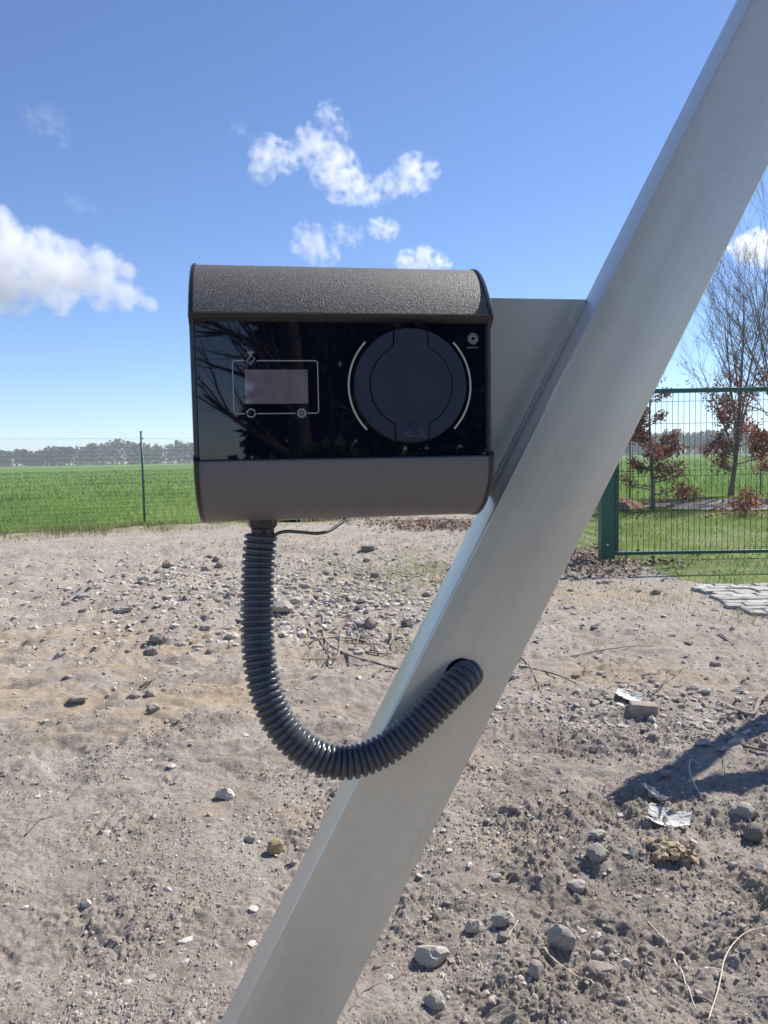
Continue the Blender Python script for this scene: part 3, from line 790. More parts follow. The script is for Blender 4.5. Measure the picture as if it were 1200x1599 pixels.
def gate():
    root = empty('gate', (GX, GY, 0)); tag(root, 'dark green metal gate of thin upright wires with thick post', 'gate')
    W = 5.2
    bm = bmesh.new(); box_bm(bm, (0, 0, .7), (.155, .15, 1.95), .012)
    post = obj('gate_post', bm_mesh('gate_post', bm, M['green_paint']), root)
    box('base_plate', (0, 0, .012), (.20, .2, .014), M['green_paint'], post, .002)
    bm = bmesh.new(); bmesh.ops.create_cone(bm, cap_ends=True, segments=12, radius1=.014, radius2=.011, depth=.012)
    b = obj('bolt_cap', bm_mesh('bolt_cap', bm, simple('white_cap', (.7, .7, .68), None, .5)), post); b.location = (-.005, -.081, .20); b.rotation_euler = (math.pi / 2, 0, 0)
    ztop = CAM_H + (706 - 610.5) / FPX * GY + .0
    zbot = .085
    bm = bmesh.new(); box_bm(bm, (W / 2 + .08, 0, ztop), (W, .05, .05), .006); obj('top_rail', bm_mesh('top_rail', bm, M['green_paint']), root)
    bm = bmesh.new(); box_bm(bm, (W / 2 + .08, 0, zbot), (W, .05, .04), .006); obj('bottom_rail', bm_mesh('bottom_rail', bm, M['green_paint']), root)
    bm = bmesh.new(); box_bm(bm, (W + .06, 0, (ztop + zbot) / 2), (.05, .048, ztop - zbot - .05), .006); obj('end_stile', bm_mesh('end_stile', bm, M['green_paint']), root)
    bm = bmesh.new(); box_bm(bm, (.118, 0, (ztop + zbot) / 2), (.05, .048, ztop - zbot - .05), .006); obj('end_stile', bm_mesh('end_stile', bm, M['green_paint']), root)
    zb = CAM_H + (708 - 740) / FPX * GY       # the fold in the panel
    zh = [zb - .03, zb + .03, CAM_H + (707 - 662) / FPX * GY, CAM_H + (706 - 627) / FPX * GY]
    pts = [(0, -.012, zbot + .01), (0, -.012, zb - .05), (0, -.04, zb), (0, -.012, zb + .05), (0, -.012, ztop - .01)]
    V, F = tube_data(pts, .0032, 5); wm = mesh_py('upright_wire', V, F, M['green_wire'], True)
    x = .17
    while x < W + .02:
        o = obj('upright_wire', wm, root); o.location = (x, 0, 0); x += .0655
    for zz, yy in zip(zh, (-.026, -.026, -.017, -.017)):
        tube('cross_wire', [(.1, yy, zz), (W + .05, yy, zz)], .003, M['green_wire'], root, 5)
gate()

# ------------------------------------------------------------------ trees
class Tree:
    def __init__(s, seed): s.r = random.Random(seed); s.tV = []; s.tF = []; s.bV = []; s.bF = []; s.tips = []
    def add(s, pts, rad, seg, trunk):
        V, F = tube_data(pts, rad, seg, True, len(s.tV if trunk else s.bV))
        if trunk: s.tV += V; s.tF += F
        else: s.bV += V; s.bF += F
    def branch(s, p, d, L, r, lvl, maxl, upb, wob=.25, kids=None):
        n = 6 if lvl < 2 else 4
        pts = [p.copy()]; dd = d.normalized()
        for i in range(n):
            dd = (dd + Vector((s.r.gauss(0, wob), s.r.gauss(0, wob), s.r.gauss(0, wob * .6) + upb)) * (1.0 / n) * 1.6).normalized()
            pts.append(pts[-1] + dd * (L / n))
        rad = [max(.0022, r * (1 - .75 * i / n)) for i in range(n + 1)]
        s.add(pts, rad, 5 if lvl < 2 else 3, False)
        s.tips.append((pts, lvl))
        if lvl < maxl:
            for _ in range(kids[lvl] if kids else 5):
                t = s.r.uniform(.2, .97); i = min(n - 1, int(t * n)); q = pts[i].lerp(pts[i + 1], t * n - i)
                ax = (pts[i + 1] - pts[i]).normalized()
                o = Vector((s.r.gauss(0, 1), s.r.gauss(0, 1), s.r.gauss(0, .6) + .25)); o = (o - ax * o.dot(ax)).normalized()
                nd_ = (ax * s.r.uniform(.7, 1.1) + o * s.r.uniform(.4, .9)).normalized()
                s.branch(q, nd_, L * s.r.uniform(.35, .6), rad[i] * .55, lvl + 1, maxl, upb, wob, kids)
def leaves_mesh(name, C, size, mat, rr, droop=.3):
    n = len(C); C = np.array(C)
    d1 = rr.normal(0, 1, (n, 3)); d1[:, 2] -= droop; d1 /= np.linalg.norm(d1, axis=1)[:, None]
    d2 = rr.normal(0, 1, (n, 3)); d2 -= d1 * (d1 * d2).sum(1)[:, None]; d2 /= np.linalg.norm(d2, axis=1)[:, None]
    s = (size * rr.uniform(.6, 1.25, n))[:, None]
    nn = np.cross(d1, d2)
    V = np.stack([C, C + d1 * s * .55 + d2 * s * .32 + nn * s * .1, C + d1 * s, C + d1 * s * .55 - d2 * s * .32 + nn * s * .08], 1).reshape(-1, 3)
    return mesh_np(name, V, np.arange(n * 4).reshape(-1, 4), mat, {'tone': np.repeat(np.clip(rr.normal(.45, .28, n), 0, 1), 4)})
def young_tree(base, H, rad, seed, label, leaf_zone, nleaf, nlimb=26, spread=.9, upright=.35, leafsize=.075, maxl=2, kids=(6, 4, 3), stems=None, group=None, name='young_tree', cat='tree', leafmat='leaf_brown', lowlimb=.12, wob=.25, bark='bark'):
    T = Tree(seed); r = T.r; root = empty(name, base)
    tag(root, label, cat, group)
    tp = [Vector((0, 0, -.1))]; d = Vector((0, 0, 1))
    for i in range(10):
        d = (d + Vector((r.gauss(0, .05), r.gauss(0, .05), .12))).normalized(); tp.append(tp[-1] + d * (H / 10))
    T.add(tp, [rad * (1.25 if i == 0 else 1) * (1 - .088 * i) for i in range(11)], 9, True)
    for k in range(nlimb):
        t = lowlimb + (1 - lowlimb) * ((k + r.random()) / nlimb); i = min(9, int(t * 10)); q = tp[i].lerp(tp[i + 1], t * 10 - i)
        a = r.uniform(0, 6.283); el = upright * (0.2 + 1.6 * t)
        dd = Vector((math.cos(a), math.sin(a), el))
        T.branch(q, dd, spread * (1.15 - .7 * t) * r.uniform(.6, 1.15) * (1 if t > .15 else .75), rad * .38 * (1 - .6 * t), 0, maxl, .12 + .25 * t * upright, wob, kids)
    if stems:
        for (a, L, el, t0) in stems:
            i = int(t0 * 10); T.branch(tp[i], Vector((math.cos(a) * el, math.sin(a) * el, 1)), L, rad * .38, 0, maxl + 1, .25, .16, (9, 6, 4, 2))
    obj('trunk', mesh_py('trunk', T.tV, T.tF, M[bark], True), root)
    obj('branches', mesh_py('branches', T.bV, T.bF, M[bark], False), root)
    rr = np.random.default_rng(seed); C = []
    pool = [p for pts, l in T.tips for p in pts[1:] if leaf_zone[0] <= p.z <= leaf_zone[1]]
    w = [math.exp(-((p.z - leaf_zone[2]) / leaf_zone[3]) ** 2) for p in pool]
    if pool and nleaf:
        for p in r.choices(pool, w, k=nleaf):
            C.append((p.x + r.gauss(0, .05), p.y + r.gauss(0, .05), p.z + r.gauss(0, .05)))
        obj('crown', leaves_mesh('crown', C, leafsize, M[leafmat], rr), root)
    return root
t1 = gnd(1021, 797)
young_tree((t1.x, t1.y, .03), 3.3, .05, 11, 'small young tree with rusty dry leaves, nearest the gate post', (.15, 3.2, 1.5, .85), 3800, 40, .66, .22, maxl=1, kids=(6, 3))
t2 = gnd(1141, 776)
young_tree((t2.x, t2.y, .03), 5.6, .07, 23, 'taller bare-topped young tree with rusty lower leaves behind the gate', (.6, 4.0, 1.7, .9), 4400, 40, .95, .42, maxl=2, kids=(6, 4, 2),
           stems=[(3.0, 2.9, .30, .28), (2.2, 3.5, .18, .3), (.3, 4.2, .24, .3), (5.6, 4.6, .12, .34), (3.6, 2.7, .26, .36), (4.4, 3.2, .22, .4), (0.0, 2.8, .40, .3)])
t3 = gnd(1222, 784)
young_tree((t3.x, t3.y, .03), 5.9, .07, 37, 'young tree cut by the right frame edge, bare twigs reaching high', (.5, 3.6, 1.6, .8), 3800, 36, 1.0, .42, maxl=2, kids=(6, 4, 2),
           stems=[(2.9, 4.0, .26, .28), (3.4, 4.5, .16, .25), (2.4, 3.8, .24, .33), (.3, 4.0, .3, .3), (3.1, 3.2, .38, .3)])
b1 = gnd(1165, 806)
young_tree((b1.x, b1.y, .04), .45, .02, 5, 'low rusty-leaved shrub on the planting bed behind the gate', (.02, .7, .18, .25), 520, 16, .5, .3, leafsize=.07, maxl=1, kids=(5, 3), name='low_shrub', cat='shrub')
b2 = gnd(1045, 793)
young_tree((b2.x + .3, b2.y, .04), .55, .02, 8, 'low clump of brown leaves at the foot of the smallest tree', (.02, .7, .22, .25), 420, 14, .5, .3, leafsize=.075, maxl=1, kids=(4, 3), name='low_shrub', cat='shrub')
# planting bed and reddish soil patch beyond the gate
def mound(name, c, rx, ry, h, mat, label):
    n = 40; mm = 14; V = []; F = []
    for i in range(mm + 1):
        q = i / mm
        for k in range(n):
            a = 6.2832 * k / n; w = 1 + .14 * math.sin(3 * a + 1) + .09 * math.sin(7 * a)
            x = rx * q * w * math.cos(a); y = ry * q * w * math.sin(a)
            z = h * (1 - q * q) * (1 + .5 * float(perlin(np.array([x * 3 + 5]), np.array([y * 3]))[0])) + .03 * float(perlin(np.array([x * 11]), np.array([y * 11]))[0]) * (1 - q)
            V.append((c[0] + x, c[1] + y, c[2] + z - .01))
    for i in range(mm):
        for k in range(n): F.append((i * n + k, (i + 1) * n + k, (i + 1) * n + (k + 1) % n, i * n + (k + 1) % n))
    o = obj(name, mesh_py(name, V, F, mat, True)); tag(o, label, None, None, 'structure')
mulch = simple('mulch', (.16, .13, .105), (.34, .30, .26), .95, ns=18, bs=.7, bscale=40, bdist=.03)
q = gnd(1150, 792); mound('planting_bed', (q.x, q.y, .05), 2.0, 1.2, .12, mulch, 'grey mulched planting bed under the trees behind the gate')
q = gnd(968, 796); mound('earth_mound', (q.x, q.y, .05), .52, .5, .22, simple('red_earth', (.26, .14, .085), (.40, .24, .16), .95, ns=9, bs=.6, bscale=40, bdist=.03), 'small reddish earth mound behind the gate post')

# ------------------------------------------------------------------ twigs, straw, scraps on the soil
def one_tone(me, t):
    a = me.attributes.new('tone', 'FLOAT', 'POINT'); a.data.foreach_set('value', np.full(len(me.vertices), t, np.float32))
def twig(pts, wpx, label, mat='twig', lift=0.0, tone=.6, side=0, name='twig', cat='twig', arch=0.0):
    P = []
    for i, (u, v) in enumerate(pts):
        p = on_ground(u, v); r = wpx * p.y / FPX / 2
        t = i / max(1, len(pts) - 1)
        P.append(p + Vector((0, 0, r * .8 + lift + arch * math.sin(math.pi * t))))
    C = resample(catmull(P, 8), max(.02, (P[0] - P[-1]).length / 26))
    for c in C: c.z = max(c.z, hz(c.x, c.y) + .001)
    n = len(C); r0 = wpx * P[0].y / FPX / 2
    rad = [r0 * (1 - .55 * i / n) * random.uniform(.85, 1.15) for i in range(n)]
    V, F = tube_data(C, rad, 6)
    for _ in range(side):
        i = random.randrange(n // 5, n - 1); d = (C[min(n - 1, i + 1)] - C[i]).normalized()
        o = Vector((random.uniform(-1, 1), random.uniform(-1, 1), random.uniform(.1, .6)))
        q = [C[i]]; dd = (d + o * .8).normalized(); L = random.uniform(.12, .3) * (C[0] - C[-1]).length
        for _k in range(4):
            dd = (dd + Vector((random.gauss(0, .15), random.gauss(0, .15), random.gauss(-.1, .1)))).normalized(); q.append(q[-1] + dd * L / 4)
        for c in q: c.z = max(c.z, hz(c.x, c.y) + .002)
        v2, f2 = tube_data(q, [rad[i] * .6 * (1 - .18 * k) for k in range(5)], 5, True, len(V)); V += v2; F += f2
    me = mesh_py(name, V, F, M[mat], True)
    if mat == 'twig': one_tone(me, tone)
    o = obj(name, me); tag(o, label, cat); return o
twig([(505, 965), (508, 1000), (540, 1022), (590, 1038), (614, 1043)], 4.5, 'longest pale curved branch in the tangle left of the beam', side=3, tone=.75, name='branch', cat='branch')
twig([(480, 982), (500, 1002), (518, 1030), (530, 1018), (532, 990)], 3.2, 'looping thin branch at the left of the branch tangle', side=1, tone=.8, name='branch', cat='branch')
twig([(470, 1010), (500, 999), (545, 998), (600, 1010)], 3.0, 'dark branch lying under the branch tangle', side=4, tone=.05, name='branch', cat='branch')
twig([(545, 1015), (580, 1020), (612, 1022), (640, 1010)], 4.0, 'pale forked branch touching the beam edge', side=4, tone=.8, name='branch', cat='branch')
twig([(568, 990), (585, 1012), (600, 1026)], 2.6, 'thin straight twig crossing the branch tangle', tone=.5, side=1)
twig([(583, 1058), (598, 1046), (618, 1045), (640, 1050)], 4.0, 'short dark bent twig below the branch tangle', tone=.1)
twig([(535, 1052), (560, 1045), (585, 1036)], 2.0, 'thin shadowy twig below the longest curved branch', tone=.2)
twig([(520, 985), (545, 975), (560, 1000), (556, 1012)], 2.4, 'upright curled twig inside the branch tangle', tone=.7, arch=.05)
twig([(612, 985), (614, 1008), (622, 1018)], 3.4, 'stubby pale twig standing in the branch tangle', tone=.85, arch=.03)
twig([(249, 1003), (262, 990), (268, 980)], 4.0, 'short brown twig poking out of the small stone heap', tone=.2, arch=.04)
twig([(218, 1076), (232, 1066), (245, 1059)], 3.4, 'brown twig above the cube-like stone', tone=.25)
twig([(105, 1250), (128, 1228), (146, 1205)], 3.0, 'dark thin twig on the smooth soil at the left', tone=.05)
twig([(40, 1305), (60, 1285), (88, 1272)], 3.0, 'dark twig above the lower left corner', tone=.1)
twig([(812, 1025), (832, 1050), (846, 1082)], 3.0, 'pale straight twig right of the beam', tone=.7, side=2)
twig([(815, 1045), (860, 1052), (900, 1068)], 3.2, 'dark long twig crossing right of the beam', tone=.2, side=4)
twig([(892, 1026), (940, 1016), (990, 1010), (1020, 1010)], 2.6, 'long thin pale twig on the tan soil', tone=.75, side=2)
twig([(858, 1072), (878, 1062), (900, 1052)], 2.2, 'small twig crossing the dark long twig', tone=.5)
twig([(1020, 1085), (1050, 1062), (1075, 1042)], 2.2, 'thin dark twig leaning above the brick-shaped stone', tone=.2, arch=.03)
twig([(1122, 992), (1135, 1000), (1146, 1008)], 3.2, 'short grey twig below the paving', tone=.55)
twig([(1200, 1088), (1186, 1102), (1176, 1122), (1150, 1118), (1125, 1130)], 9.0, 'thick knotty pale branch at the right frame edge', side=6, tone=.7, name='branch', cat='branch', lift=.01)
twig([(1138, 1158), (1165, 1168), (1200, 1175)], 6.0, 'dark stick below the thick knotty branch', tone=.15, name='branch', cat='branch')
twig([(1160, 1120), (1172, 1140), (1180, 1145)], 3.0, 'forked pale twig under the thick knotty branch', tone=.8, side=2)
twig([(1098, 1250), (1078, 1225), (1080, 1203), (1095, 1196)], 2.0, 'bent pale stalk arching inside the fork shadow', mat='straw', name='stalk', cat='stalk', arch=.05)
twig([(1130, 1240), (1132, 1205), (1128, 1178)], 1.6, 'dark upright stem beside the fork shadow', tone=.1, arch=.02)
twig([(1105, 1599), (1122, 1560), (1135, 1510), (1165, 1470), (1205, 1447)], 2.6, 'longest curved pale straw at the lower right edge', mat='straw', name='straw_stalk', cat='stalk', arch=.03)
twig([(1012, 1440), (1030, 1460), (1046, 1481)], 2.2, 'short pale straw above the broken straw', mat='straw', name='straw_stalk', cat='stalk')
twig([(1053, 1499), (1070, 1535), (1088, 1578)], 2.4, 'straight broken straw in the lower right soil', mat='straw', name='straw_stalk', cat='stalk')
twig([(842, 1482), (890, 1518), (925, 1540), (945, 1556)], 2.6, 'pale straw running past the angular grey stone', mat='straw', name='straw_stalk', cat='stalk')
twig([(765, 1436), (780, 1444), (792, 1450)], 2.2, 'short pale straw lying over the shadowed grey stone', mat='straw', name='straw_stalk', cat='stalk', lift=.01)
twig([(790, 1492), (795, 1462), (810, 1440)], 2.0, 'thin bent straw between the grey stones', mat='straw', name='straw_stalk', cat='stalk')
twig([(545, 1580), (570, 1548), (610, 1533), (640, 1516)], 3.0, 'brown root curling out beside the beam foot', tone=.3, name='root', cat='root', side=1)
twig([(820, 1522), (840, 1528), (858, 1534)], 2.0, 'straw lying below the angular grey stone', mat='straw', name='straw_stalk', cat='stalk')
twig([(1085, 1562), (1105, 1562), (1117, 1572)], 4.0, 'brown bent stick near the bottom right corner', tone=.35)
twig([(1185, 1560), (1200, 1572), (1212, 1578)], 4.0, 'pale stick at the bottom right corner', tone=.85)
twig([(1000, 1340), (1030, 1332), (1060, 1338)], 5.0, 'brown rotten stick under the yellowish foam clump', tone=.45, side=2)
tw = random.Random(21)
for (u0, v0, su, sv, n, where) in ((900, 893, 60, 12, 16, 'between the beam and the lawn'), (940, 884, 40, 8, 8, 'at the foot of the gate post'), (1150, 1120, 40, 30, 8, 'around the thick knotty branch'), (580, 1010, 50, 20, 10, 'in the branch tangle'), (990, 1080, 60, 30, 7, 'around the brick-shaped stone')):
    for _ in range(n):
        u = tw.gauss(u0, su); v = tw.gauss(v0, sv); a = tw.gauss(0, .5); L = tw.uniform(12, 40)
        o = twig([(u - L * math.cos(a) / 2, v - L * math.sin(a) * .25), (u, v + tw.uniform(-3, 3)), (u + L * math.cos(a) / 2, v + L * math.sin(a) * .25)], tw.uniform(1.6, 2.8), 'short dry twig ' + where, tone=tw.random(), side=tw.choice([0, 0, 1]))
        o['group'] = 'short dry twigs ' + where

def crumple(name, u, v, w, d, h, mat, label, cat, seed, torn=0.0, n=16):
    p = on_ground(u, v); r = np.random.default_rng(seed)
    g = np.linspace(-1, 1, n); X, Y = np.meshgrid(g, g)
    Z = np.zeros_like(X)
    for _ in range(9):
        a = r.uniform(0, 6.28); c = r.uniform(-.8, .8); Z += r.uniform(.1, .35) * np.abs(X * math.cos(a) + Y * math.sin(a) - c)
    Z -= Z.min(); Z /= Z.max()
    X = X + r.normal(0, .06, X.shape); Y = Y + r.normal(0, .06, Y.shape)
    V = np.stack([X.ravel() * w / 2, Y.ravel() * d / 2, Z.ravel() * h], -1)
    F = []
    for i in range(n - 1):
        for j in range(n - 1):
            cx = g[i]; cy = g[j]
            if torn and perlin(np.array([cx * 2.2 + seed]), np.array([cy * 2.2]))[0] + .55 * (cx * cx + cy * cy) > .85 - torn: continue
            F.append((i * n + j, i * n + j + 1, (i + 1) * n + j + 1, (i + 1) * n + j))
    me = mesh_py(name, V, F, mat)
    bm = bmesh.new(); bm.from_mesh(me); loose_v = [q for q in bm.verts if not q.link_faces]; bmesh.ops.delete(bm, geom=loose_v, context='VERTS')
    bmesh.ops.solidify(bm, geom=list(bm.faces), thickness=.0012); bm.to_mesh(me); bm.free()
    o = obj(name, me); o.location = (p.x, p.y, p.z + .004); o.rotation_euler = (r.uniform(-.2, .2), r.uniform(-.2, .2), r.uniform(0, 6)); tag(o, label, cat); return o
M['white_film'] = simple('white_film', (.38, .37, .34), (.66, .65, .62), .85, ns=9)
M['grey_film'] = simple('grey_film', (.42, .42, .41), (.60, .59, .57), .65, ns=9)
M['foam'] = simple('yellow_foam', (.30, .225, .14), (.46, .37, .25), .95, ns=16, bs=.9, bscale=45, bdist=.02)
crumple('plastic_wrapper', 1045, 1284, .13, .10, .03, M['white_film'], 'crumpled bright white wrapper on the dark soil', 'wrapper', 3, -.3)
crumple('paper_scrap', 1026, 1252, .085, .06, .05, M['grey_film'], 'torn pale scrap of paper lying in the fork shadow', 'scrap', 8, .1)
crumple('plastic_scrap', 982, 1092, .12, .09, .035, M['grey_film'], 'larger white plastic scrap behind the brick-shaped stone', 'scrap', 12, 0)
crumple('plastic_scrap', 932, 1114, .10, .08, .015, M['grey_film'], 'flat whitish scrap left of the brick-shaped stone', 'scrap', 15, .05)
crumple('plastic_scrap', 838, 1003, .11, .06, .03, M['white_film'], 'white scrap on smooth soil close to the beam', 'scrap', 18, .3)
crumple('plastic_scrap', 1152, 1082, .07, .05, .03, M['white_film'], 'small white scrap above the thick knotty branch', 'scrap', 22, .25)
crumple('plastic_scrap', 988, 1340, .035, .03, .025, M['white_film'], 'tiny white scrap left of the yellowish foam clump', 'scrap', 26, .15, 10)
def foam(u, v, w, h, label, seed):
    p = on_ground(u, v + h * .4); s = p.y / FPX; r = np.random.default_rng(seed)
    vs = []; fs = []; off = 0
    for k in range(22):
        v0, f0 = ico(2); c = np.array([r.uniform(-.42, .42) * w * s, r.uniform(-.25, .25) * w * s, r.uniform(.05, .5) * h * s]); q = r.uniform(.07, .17) * w * s
        v0 = v0 * (1 + .34 * r.normal(0, 1, (len(v0), 1))) * q * np.array([1.1, .9, .6]) + c
        vs.append(v0); fs.append(f0 + off); off += len(v0)
    o = obj('foam_clump', mesh_np('foam_clump', np.concatenate(vs), np.concatenate(fs), M['foam'])); o.location = p; tag(o, label, 'foam'); return o
foam(1052, 1324, 76, 36, 'torn yellowish foam clump below the white wrapper', 4)

# ------------------------------------------------------------------ wall charger
YAW = math.radians(9.0)
O = at(534, 610, 0.817)
ex = Vector((math.cos(YAW), math.sin(YAW), 0)); ey = Vector((-math.sin(YAW), math.cos(YAW), 0))
def loc(u, v, yo=0.0):
    d = ray(u, v); t = (O + ey * yo - CAM).dot(ey) / d.dot(ey)
    p = CAM + d * t - O
    return p.dot(ex), p.z
def powder(name, c0, c1, rough, spark):
    mt, nt, b = mat_new(name)
    n1 = noise(nt, 900, 2, .5); n2 = noise(nt, 420, 3, .6)
    nt.links.new(ramp(nt, n2, [(.35, c0), (.65, c1)]), b.inputs['Base Color'])
    b.inputs['Roughness'].default_value = rough; b.inputs['Metallic'].default_value = .35 if spark else .15
    bump(nt, b, n1, .7 if spark else .1, .0012)
    return mt
M['hood_top'] = powder('coarse_powder_coat', (.070, .064, .061), (.165, .152, .146), .55, True)
M['hood_low'] = powder('fine_powder_coat', (.145, .140, .142), (.170, .164, .165), .5, False)
M['cap_black'] = simple('black_plastic', (.018, .019, .022), (.028, .029, .033), .28, ns=30)
M['glass'] = simple('black_glass', (.003, .0045, .011), None, .02)
M['glass'].node_tree.nodes['Principled BSDF'].inputs['IOR'].default_value = 1.65
M['trim'] = simple('dark_trim', (.020, .019, .024), (.026, .025, .03), .45, ns=30)
M['print'] = simple('silver_print', (.33, .33, .33), None, .5)
M['led'] = simple('pale_light_strip', (.56, .53, .46), None, .4)
M['lcd'] = simple('lcd_glass', (.15, .118, .14), (.21, .165, .185), .03, ns=60)
M['lcd'].node_tree.nodes['Principled BSDF'].inputs['IOR'].default_value = 1.8
M['lid'] = simple('socket_plastic', (.014, .022, .042), (.018, .027, .050), .45, ns=40, bs=.15, bscale=900, bdist=.0004)
ch = empty('wall_charger', O, YAW); tag(ch, 'dark wall charger with glossy front, round socket lid and small display', 'charger')
def arc(cy, cz, ry, rz, a0, a1, n):
    return [(cy - ry * math.cos(math.radians(a0 + (a1 - a0) * i / n)), cz + rz * math.sin(math.radians(a0 + (a1 - a0) * i / n))) for i in range(n + 1)]
zt_lip = loc(534, 488, -.010)[1]; zp_top = loc(534, 503)[1]; zp_bot = loc(534, 714)[1]; zb_lip = zp_bot - .003
z_top = loc(534, 420, .070)[1]; z_bot = loc(534, 808, .070)[1]
XL = loc(300, 600)[0]; XR = loc(767, 600)[0]
xc = (XL + XR) / 2; hw = (XR - XL) / 2
DB = .125
A0 = 40; ry_t = .080 / math.cos(math.radians(A0)); cz_t = (zt_lip - z_top * math.sin(math.radians(A0))) / (1 - math.sin(math.radians(A0)))
top_prof = [(.004, zp_top), (-.0095, zt_lip - .0012)] + arc(.070, cz_t, ry_t, z_top - cz_t, A0, 90, 18) + [(DB, z_top), (DB, zp_top)]
low_prof = [(DB, zp_bot), (DB, z_bot)] + [(y, z) for (y, z) in reversed(arc(.070, zb_lip, .077, z_bot - zb_lip, 0, 90, 18))] + [(-.006, zb_lip + .0012), (.004, zp_bot)]
def extrude(name, prof, x0, x1, mat, parent, sm=True):
    n = len(prof); V = [(x0, y, z) for y, z in prof] + [(x1, y, z) for y, z in prof]
    F = [(i, (i + 1) % n, n + (i + 1) % n, n + i) for i in range(n)] + [tuple(range(n)), tuple(range(2 * n - 1, n - 1, -1))]
    bm = bmesh.new(); bv = [bm.verts.new(v) for v in V]
    for f in F: bm.faces.new([bv[i] for i in f])
    me = bm_mesh(name, bm, mat, sm); sharp(me, 30)
    return obj(name, me, parent)
cw = .0042
h1 = extrude('upper_hood', top_prof, xc - hw + cw, xc + hw - cw, M['hood_top'], ch)
h2 = extrude('lower_hood', low_prof, xc - hw + cw, xc + hw - cw, M['hood_low'], ch)
band = [(.0045, zp_top - .0005), (-.0096, zt_lip - .0016), (-.0088, zt_lip - .0022), (.0035, zp_top - .002)]
extrude('trim_strip', [(.006, zp_top + .001), (-.0085, zt_lip - .0022), (-.0078, zt_lip - .0034), (.002, zp_top - .001)], xc - hw + cw, xc + hw - cw, M['trim'], ch)
extrude('back_shell', [(.02, zp_bot - .004), (.02, zp_top + .004), (DB - .002, zp_top + .004), (DB - .002, zp_bot - .004)], xc - hw + cw, xc + hw - cw, M['cap_black'], ch)
bm = bmesh.new(); box_bm(bm, (xc, .010, (zp_top + zp_bot) / 2), (2 * hw - 2 * cw - .001, .0195, zp_top - zp_bot + .001), .0006)
panel = obj('front_panel', bm_mesh('front_panel', bm, M['glass']), ch); panel['label'] = 'glossy black glass front panel'
# end caps follow the side profile, a little proud of it, outer edge rounded
side = [(.0, zp_top - .003), (-.0115, zt_lip - .0005)] + arc(.070, cz_t + .0008, ry_t + .0012, z_top - cz_t + .0006, A0, 90, 16) + [(DB - .001, z_top + .0014), (DB - .001, z_bot - .0014)] + \
       [(y, z) for y, z in reversed(arc(.070, zb_lip - .0005, .0785, z_bot - zb_lip - .0009, 0, 90, 16))] + [(-.0095, zb_lip + .001), (.0, zp_bot + .003)]
def cap(xin, xout):
    cyz = Vector((.06, (z_top + z_bot) / 2)); s = 1 if xout > xin else -1
    rings = []
    for t, sc in ((0, 1.0), (.55, 1.0), (.85, .988), (1.0, .965)):
        x = xin + (xout - xin) * t
        rings.append([(x, cyz.x + (y - cyz.x) * sc, cyz.y + (z - cyz.y) * sc) for y, z in side])
    n = len(side); V = [p for r_ in rings for p in r_]; F = []
    for k in range(3):
        for i in range(n): F.append((k * n + i, k * n + (i + 1) % n, (k + 1) * n + (i + 1) % n, (k + 1) * n + i))
    F += [tuple(range(n)), tuple(range(3 * n, 4 * n))]
    bm = bmesh.new(); bv = [bm.verts.new(v) for v in V]
    for f in F: bm.faces.new([bv[i] for i in f])
    me = bm_mesh('end_cap', bm, M['cap_black'], True); sharp(me, 32); return obj('end_cap', me, ch)
cap(xc - hw + cw, xc - hw - .001); cap(xc + hw - cw, xc + hw + .001)

# printed and set-in details of the panel
def flat(name, pts2, y0, y1, mat, parent, bev=0):
    """polygon in panel coords (x,z) extruded between depths y0 (back) and y1 (front)"""
    n = len(pts2); bm = bmesh.new()
    a = [bm.verts.new((x, y0, z)) for x, z in pts2]; b = [bm.verts.new((x, y1, z)) for x, z in pts2]
    for i in range(n): bm.faces.new((a[i], a[(i + 1) % n], b[(i + 1) % n], b[i]))
    bm.faces.new(a); ff = bm.faces.new(b)
    if bev: bmesh.ops.bevel(bm, geom=list(ff.edges), offset=bev, segments=2, affect='EDGES')
    return obj(name, bm_mesh(name, bm, mat), parent)
def strip(name, path, w, y0, y1, mat, parent, closed=False):
    P = [Vector((x, z)) for x, z in path]; n = len(P); Lf = []; Rt = []
    for i in range(n):
        a = P[(i - 1) % n] if (closed or i > 0) else P[i]; b = P[(i + 1) % n] if (closed or i < n - 1) else P[i]
        t = (b - a).normalized(); q = Vector((-t.y, t.x)) * (w / 2); Lf.append(P[i] + q); Rt.append(P[i] - q)
    bm = bmesh.new()
    V = [[bm.verts.new((p.x, y, p.y)) for p in S] for S in (Lf, Rt) for y in (y0, y1)]
    rg_ = range(n if closed else n - 1)
    for i in rg_:
        j = (i + 1) % n
        for A, B in ((0, 1), (1, 3), (3, 2), (2, 0)): bm.faces.new((V[A][i], V[A][j], V[B][j], V[B][i]))
    return obj(name, bm_mesh(name, bm, mat), parent)
def circ(c, r, a0=0, a1=360, n=40):
    return [(c[0] + r * math.cos(math.radians(a0 + (a1 - a0) * i / n)), c[1] + r * math.sin(math.radians(a0 + (a1 - a0) * i / n))) for i in range(n + 1)]
px = loc(601, 600)[0] - loc(600, 600)[0]       # one photo pixel on the panel
PF = .0002                                       # panel front face is at y ~ .0002
c00 = loc(382, 577); c11 = loc(482, 630)
dsp = flat('display', [(c00[0], c11[1]), (c11[0], c11[1]), (c11[0], c00[1]), (c00[0], c00[1])], .002, -.0004, M['lcd'], panel)
f0 = loc(363, 563); f1 = loc(498, 645); rr_ = 4 * px
